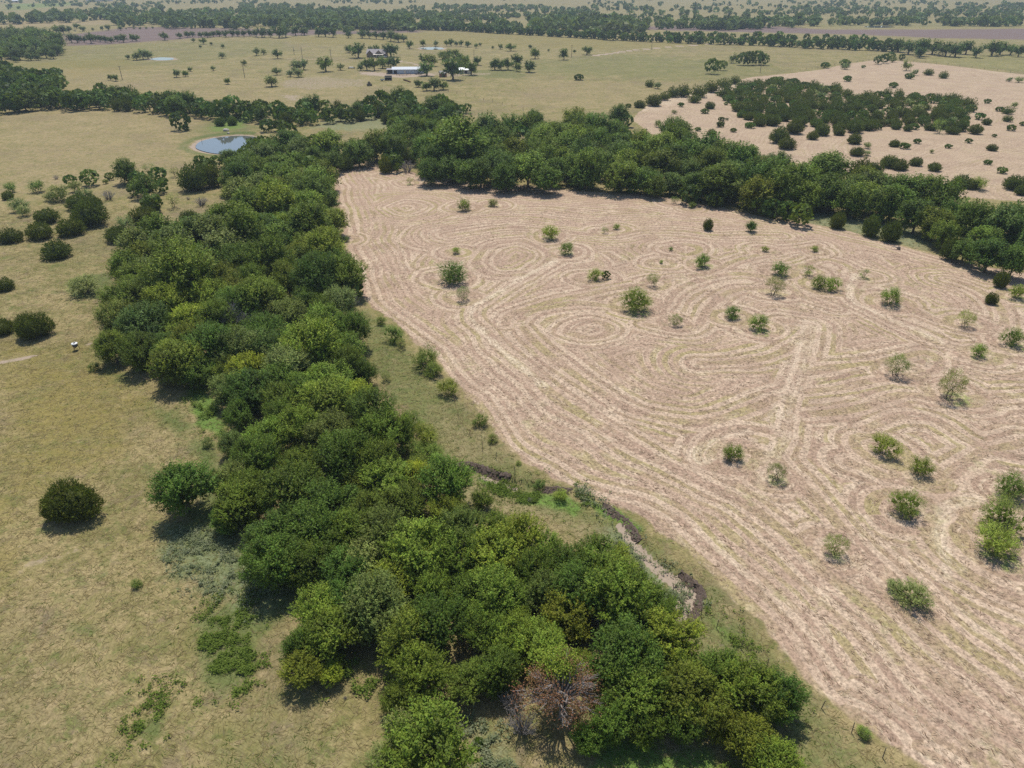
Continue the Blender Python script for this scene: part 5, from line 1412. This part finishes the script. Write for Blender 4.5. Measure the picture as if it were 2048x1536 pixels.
def shelter(u, v):
    x, y, z = G(u, v)
    t = empty('livestock_shelter', (x, y, z), math.radians(4), 'small open fronted shelter with dark roof on the dry pasture', 'shelter')
    MB().box((0, 1.9, 2.45), (4.6, 4.2, .12), tilt=-.14).obj('roof', M_SHING, t)
    MB().box((0, -.2, 2.08), (4.6, .1, .38)).obj('fascia', M_TRIM, t)
    for s in (-1, 1):
        MB().box((s * 2.1, -.1, 1.0), (.14, .14, 2.0)).obj('post', M_WOOD, t)
        MB().box((s * 2.15, 1.9, 1.15), (.08, 3.8, 2.3)).obj('side_wall', M_WOOD, t)
    MB().box((0, 3.8, 1.3), (4.3, .08, 2.5)).obj('back_wall', M_DARK, t)  # painted near black for the shade inside the shelter
shelter(776.5, 161)

def wheel(parent, x, y, r=.36, w_=.24):
    o = MB().tube([(x, y - w_ / 2, r), (x, y + w_ / 2, r)], r, 14).obj('wheel', M_TYRE, parent)
    MB().tube([(x, y - w_ / 2 - .02, r), (x, y + w_ / 2 + .02, r)], r * .55, 10).obj('rim', M_GALV, o)

def vehicle(name, u, v, rz, paint_, label, cat, bed=True):
    x, y, z = G(u, v)
    t = empty(name, (x, y, z), rz, label, cat)
    prof = [(-2.6, .45), (-2.6, 1.05), (-.55, 1.1), (-.35, 1.75), (.85, 1.78), (1.35, 1.15), (2.5, 1.02), (2.6, .45)] if bed else [(-2.3, .4), (-2.3, 1.0), (-1.9, 1.5), (.5, 1.52), (1.2, 1.05), (2.2, .92), (2.3, .4)]
    n = len(prof); V = [(a, -.92, b) for a, b in prof] + [(a, .92, b) for a, b in prof]
    F = [tuple(range(n))[::-1], tuple(range(n, 2 * n))] + [(i, (i + 1) % n, (i + 1) % n + n, i + n) for i in range(n)]
    MB().add(V, F).obj('body', paint_, t)
    for s in (-1, 1): MB().box((.25 if bed else -.6, s * .93, 1.38 if bed else 1.22), (1.0 if bed else 1.9, .04, .42 if bed else .36)).obj('window', M_GLASS, t)
    MB().box((1.14 if bed else .9, 0, 1.45 if bed else 1.28), (.1, 1.5, .5 if bed else .4), tilt=0).obj('windscreen', M_GLASS, t)
    for a in (-1.6, 1.6):
        for s in (-.85, .85): wheel(t, a, s)
    for s in (-.65, .65): MB().box((2.6 if bed else 2.3, s, .8), (.06, .3, .16)).obj('headlight', M_PAINT, t)
vehicle('pickup_truck', 837, 149.0, math.radians(10), M_BLUED, 'dark pickup truck parked at the right end of the barn', 'truck')
vehicle('parked_car', 768, 115.2, math.radians(-15), M_PAINT, 'white car parked beside the farmhouse', 'car', False)

def trailer(u, v):
    x, y, z = G(u, v)
    t = empty('flat_trailer', (x, y, z), math.radians(-5), 'grey flat trailer standing next to the small open shelter', 'trailer')
    MB().box((0, 0, .75), (2.9, 1.9, .14)).obj('deck', M_GALV, t)
    for s in (-.9, .9): MB().box((0, s, .95), (2.9, .06, .3)).obj('side_rail', M_GALV, t)
    MB().tube([(1.4, 0, .7), (2.5, 0, .5)], .06, 6).obj('drawbar', M_RUST, t)
    for s in (-.95, .95): wheel(t, -.3, s * 1.05, .34)
trailer(765, 162)

def implement(u, v):
    x, y, z = G(u, v)
    t = empty('farm_implement', (x, y, z), math.radians(8), 'old dark and white farm implement standing in weeds left of the barn', 'implement')
    MB().box((0, 0, .9), (3.0, 1.5, .5)).obj('hopper', M_PAINT, t)
    MB().box((0, 0, .55), (3.6, 1.1, .25)).obj('frame', M_RUST, t)
    for i in range(6): MB().tube([(-1.5 + i * .6, -.7, .6), (-1.5 + i * .6, -.9, .0)], .05, 5).obj('tine', M_RUST, t)
    for s in (-1, 1): wheel(t, s * 2.0, 0, .5)
    MB().tube([(0, .6, .6), (.3, 2.2, .5)], .07, 6).obj('drawbar', M_RUST, t)
implement(703, 137.5)

def bale(u, v, lab, w_=3.6):
    x, y, z = G(u, v)
    t = empty('hay_bale_heap', (x, y, z), .3, lab, 'hay heap')
    r = random.Random(4)
    for a, b, h, rr in ((-.7, 0, .75, .85), (.9, .1, .75, .85), (.1, .2, 1.9, .8)):
        m = MB().tube([(a, -.75, h), (a, -.3, h + .02), (a, .3, h), (a, .75, h)], [rr * .93, rr, rr, rr * .93], 18)
        m.v = [(p[0] + r.uniform(-.04, .04), p[1] + r.uniform(-.04, .04), max(0, p[2] + r.uniform(-.04, .04))) for p in m.v]
        m.obj('bale', M_HAY, t, True)
bale(738.5, 172, 'grey weathered heap of round hay bales on the dry pasture')

def trough(u0, v0, u1, v1):
    x0, y0, z0 = G(u0, v0); x1, y1, z1 = G(u1, v1)
    L = math.hypot(x1 - x0, y1 - y0); t = empty('feed_bunk', ((x0 + x1) / 2, (y0 + y1) / 2, z0), math.atan2(y1 - y0, x1 - x0), 'long rusty feed bunk lying slanted on the pasture below the barn', 'feed bunk')
    for s in (-.35, .35): MB().box((0, s, .5), (L, .06, .45), 0, 0).obj('side', M_RUST, t)
    MB().box((0, 0, .3), (L, .7, .06)).obj('bottom', M_RUST, t)
    n = 5
    for i in range(n): MB().box((-L / 2 + L * (i + .5) / n, 0, .14), (.12, .8, .28)).obj('leg', M_WOOD, t)
trough(807, 160.5, 821, 165)

# corral panels in front of the barn
def fence(name, pts, label, post=M_WOOD, ph=1.25, pr=.07, step=None, wires=4, wr=.012, rail=None, lean=.04, seed=1):
    r = random.Random(seed)
    W = [G(u, v) for u, v in pts]
    if step:
        out = []
        for a, b in zip(W[:-1], W[1:]):
            L = math.hypot(b[0] - a[0], b[1] - a[1]); n = max(1, round(L / step))
            for i in range(n):
                q = i / n; x, y = a[0] + (b[0] - a[0]) * q, a[1] + (b[1] - a[1]) * q
                out.append((x, y, float(H(np.array([x]), np.array([y]))[0])))
        W = out + [W[-1]]
    o = W[0]; t = empty(name, o, 0, label, 'fence')
    me = MB().tube([(0, 0, -.2), (0, 0, ph * .5), (0, 0, ph)], [pr * 1.1, pr, pr * .9], 6).mesh('post', post)
    for i, p in enumerate(W):
        q = link('post', me, t, (p[0] - o[0], p[1] - o[1], p[2] - o[2]))
        q.rotation_euler = (r.uniform(-lean, lean), r.uniform(-lean, lean), r.random() * 3)
        q.scale = (1, 1, r.uniform(.9, 1.1))
    for k in range(wires):
        h = ph * (k + 1) / (wires + .4)
        MB().tube([(p[0] - o[0], p[1] - o[1], p[2] - o[2] + h) for p in W], .004 if not rail else .06, 4).obj('rail' if rail else 'wire', rail or M_RUST, t)
fence('corral_fence', PL("793,151 806,152.5 813,151.5 822,150.5"), 'low brown corral rails before the blue grey barn', M_RUST, 1.4, .08, 3.0, 3, rail=M_RUST)
fence('wire_fence', PL("905,785 916,833 940,872 965,900 992,918 1030,945"), 'thin post and wire fence on the grassy strip above the creek bank', M_WOOD, 1.3, .035, 5.0, 4, seed=2, lean=.09)
fence('wire_fence', PL("1346,1184 1402,1233 1433,1256 1482,1297 1533,1337 1585,1375 1643,1417 1703,1466 1765,1516 1830,1570"), 'thin post and wire fence along the near edge of the mown field', M_WOOD, 1.3, .04, None, 4, seed=3, lean=.08)
fence('wire_fence', PL("1600,142 1690,127 1760,119.5 1850,126 2048,148 2120,157"), 'long wire fence between the green pasture and the cedar slope', M_WOOD, 1.5, .10, 9.0, 4, wr=.015, seed=4)
fence('wire_fence', PL("880,180 950,196 1024,215 1070,228"), 'wire fence running down the pasture below the farmstead', M_WOOD, 1.5, .10, 9.0, 4, wr=.015, seed=5)

# ------------------------------------------------------------------ poles
POLES = [("245,160", 8.4, "leaning grey utility pole beside a bushy tree in the far pasture"), ("489.5,155", 8.4, "grey utility pole below the small tree in the far pasture"),
         ("605.5,121", 9.5, "grey utility pole behind the airy trees left of the farmstead"), ("663,124", 9, "utility pole beside the spreading tree left of the farmhouse"),
         ("588.5,110", 6, "short bare pole left of the poles near the farmhouse"), ("948.5,131", 10.5, "utility pole beside the umbrella shaped tree"),
         ("1143,115", 9.5, "reddish brown utility pole between two dark round trees"), ("1303,99", 11, "tall utility pole beside the pale gravel road"),
         ("1520,146", 6.5, "grey pole at the head of the cedar slope"), ("2046,99", 10, "utility pole by the big trees at the picture's edge"), ("1690,126", 1, "")]
for i, (pt, h, lab) in enumerate(POLES[:-1]):
    u, v = (float(q) for q in pt.split(','))
    x, y, z = G(u, v)
    t = empty('utility_pole', (x, y, z), math.radians(20), lab, 'utility pole', 'utility poles across the pastures')
    MB().tube([(0, 0, -.3), (0, 0, h * .5), (0, 0, h)], [.19, .17, .13], 8).obj('pole', M_RUST if i == 6 else M_WOOD, t)
    if h > 7:
        MB().box((0, .16, h - .5), (1.8, .11, .13)).obj('crossarm', M_WOOD, t)
        for s in (-.8, 0, .8): MB().lathe([(.0, .24), (.05, .2), (.06, .05), (.03, 0)], 8, (s, .16, h - .43)).obj('insulator', M_GALV, t)

# ------------------------------------------------------------------ feeder, stump, stones
def feeder(u, v):
    x, y, z = G(u, v)
    t = empty('game_feeder', (x, y, z), .4, 'drum feeder on three legs with a white top beside the bare dirt track', 'feeder')
    MB().lathe([(.0, .62), (.30, .64), (.46, .82), (.46, 1.32), (.43, 1.34)], 20).obj('drum', M_BLUED, t, True)
    lid = MB().lathe([(.54, 1.28), (.56, 1.34), (.50, 1.42), (.30, 1.46), (.22, 1.44)], 20).obj('lid', M_PAINT, t, True)
    MB().lathe([(.22, 1.43), (.20, 1.50), (.0, 1.51)], 16).obj('hatch', M_DARK, lid, True)
    for k in range(3):
        a = 2.094 * k + .3; c, s = math.cos(a), math.sin(a)
        MB().tube([(c * .62, s * .62, -.05), (c * .42, s * .42, 1.15)], .045, 6).obj('leg', M_RUST, t)
    MB().tube([(0, 0, .62), (0, 0, .42)], .09, 8).obj('spinner', M_DARK, t)
feeder(153, 700)

def stump(u, v):
    x, y, z = G(u, v)
    t = empty('wooden_stump', (x, y, z), 0, 'dark stump with a fallen limb lying on the mown field', 'stump')
    MB().lathe([(.52, -.05), (.40, .2), (.34, .62), (.30, .72), (0, .70)], 12).obj('stump', M_WOOD, t, True)
    MB().tube([(-.3, .1, .45), (-1.0, .3, .62), (-1.9, .35, .5)], [.16, .11, .04], 7).obj('limb', MAT_DEAD, t, True)
stump(1797, 499)

def rock(u, v, s, lab, seed):
    x, y, z = G(u, v); r = random.Random(seed)
    import bmesh
    bm = bmesh.new(); bmesh.ops.create_icosphere(bm, subdivisions=2, radius=s)
    for q in bm.verts: q.co = Vector((q.co.x * 1.3, q.co.y, q.co.z * .7)) * r.uniform(.82, 1.12)
    me = bpy.data.meshes.new('boulder'); bm.to_mesh(me); bm.free(); me.materials.append(M_STONE)
    o = link('boulder', me, None, (x, y, z + s * .3)); setp(o, lab, 'boulder')
rock(452, 262, 1.1, 'pale boulder on the bank above the pond', 1)
rock(457, 267, .5, 'small stone at the pond edge below the pale boulder', 2)

# dead snag poking out of the pond
x, y, z = G(404, 286)
setp(MB().tube([(x, y, -1.2), (x + .1, y, .1), (x - .15, y + .1, .7)], [.09, .07, .03], 6).obj('snag', M_WOOD), 'thin dark snag poking out of the pond', 'snag')

# ------------------------------------------------------------------ air
hm = bpy.data.materials.new('haze_air'); hm.use_nodes = True
hn = hm.node_tree; hn.nodes.clear()
ho = hn.nodes.new('ShaderNodeOutputMaterial'); hv = hn.nodes.new('ShaderNodeVolumePrincipled')
hv.inputs['Color'].default_value = (0.72, 0.85, 1.0, 1)
hv.inputs['Density'].default_value = 0.00015
hv.inputs['Anisotropy'].default_value = 0.2
hn.links.new(hv.outputs[0], ho.inputs['Volume'])
zlo = float(gz.min()) - 1.5; zhi = max(float(gz.max()) + 16, 64.0)
X0, X1, Y0, Y1 = float(gx.min()) - 60, float(gx.max()) + 60, -60.0, float(gy.max()) + 60
hz_ = MB().box(((X0 + X1) / 2, (Y0 + Y1) / 2, (zlo + zhi) / 2), (X1 - X0, Y1 - Y0, zhi - zlo)).obj('haze', hm)
hz_['kind'] = 'stuff'; hz_['label'] = 'thin blue summer haze over the plain'
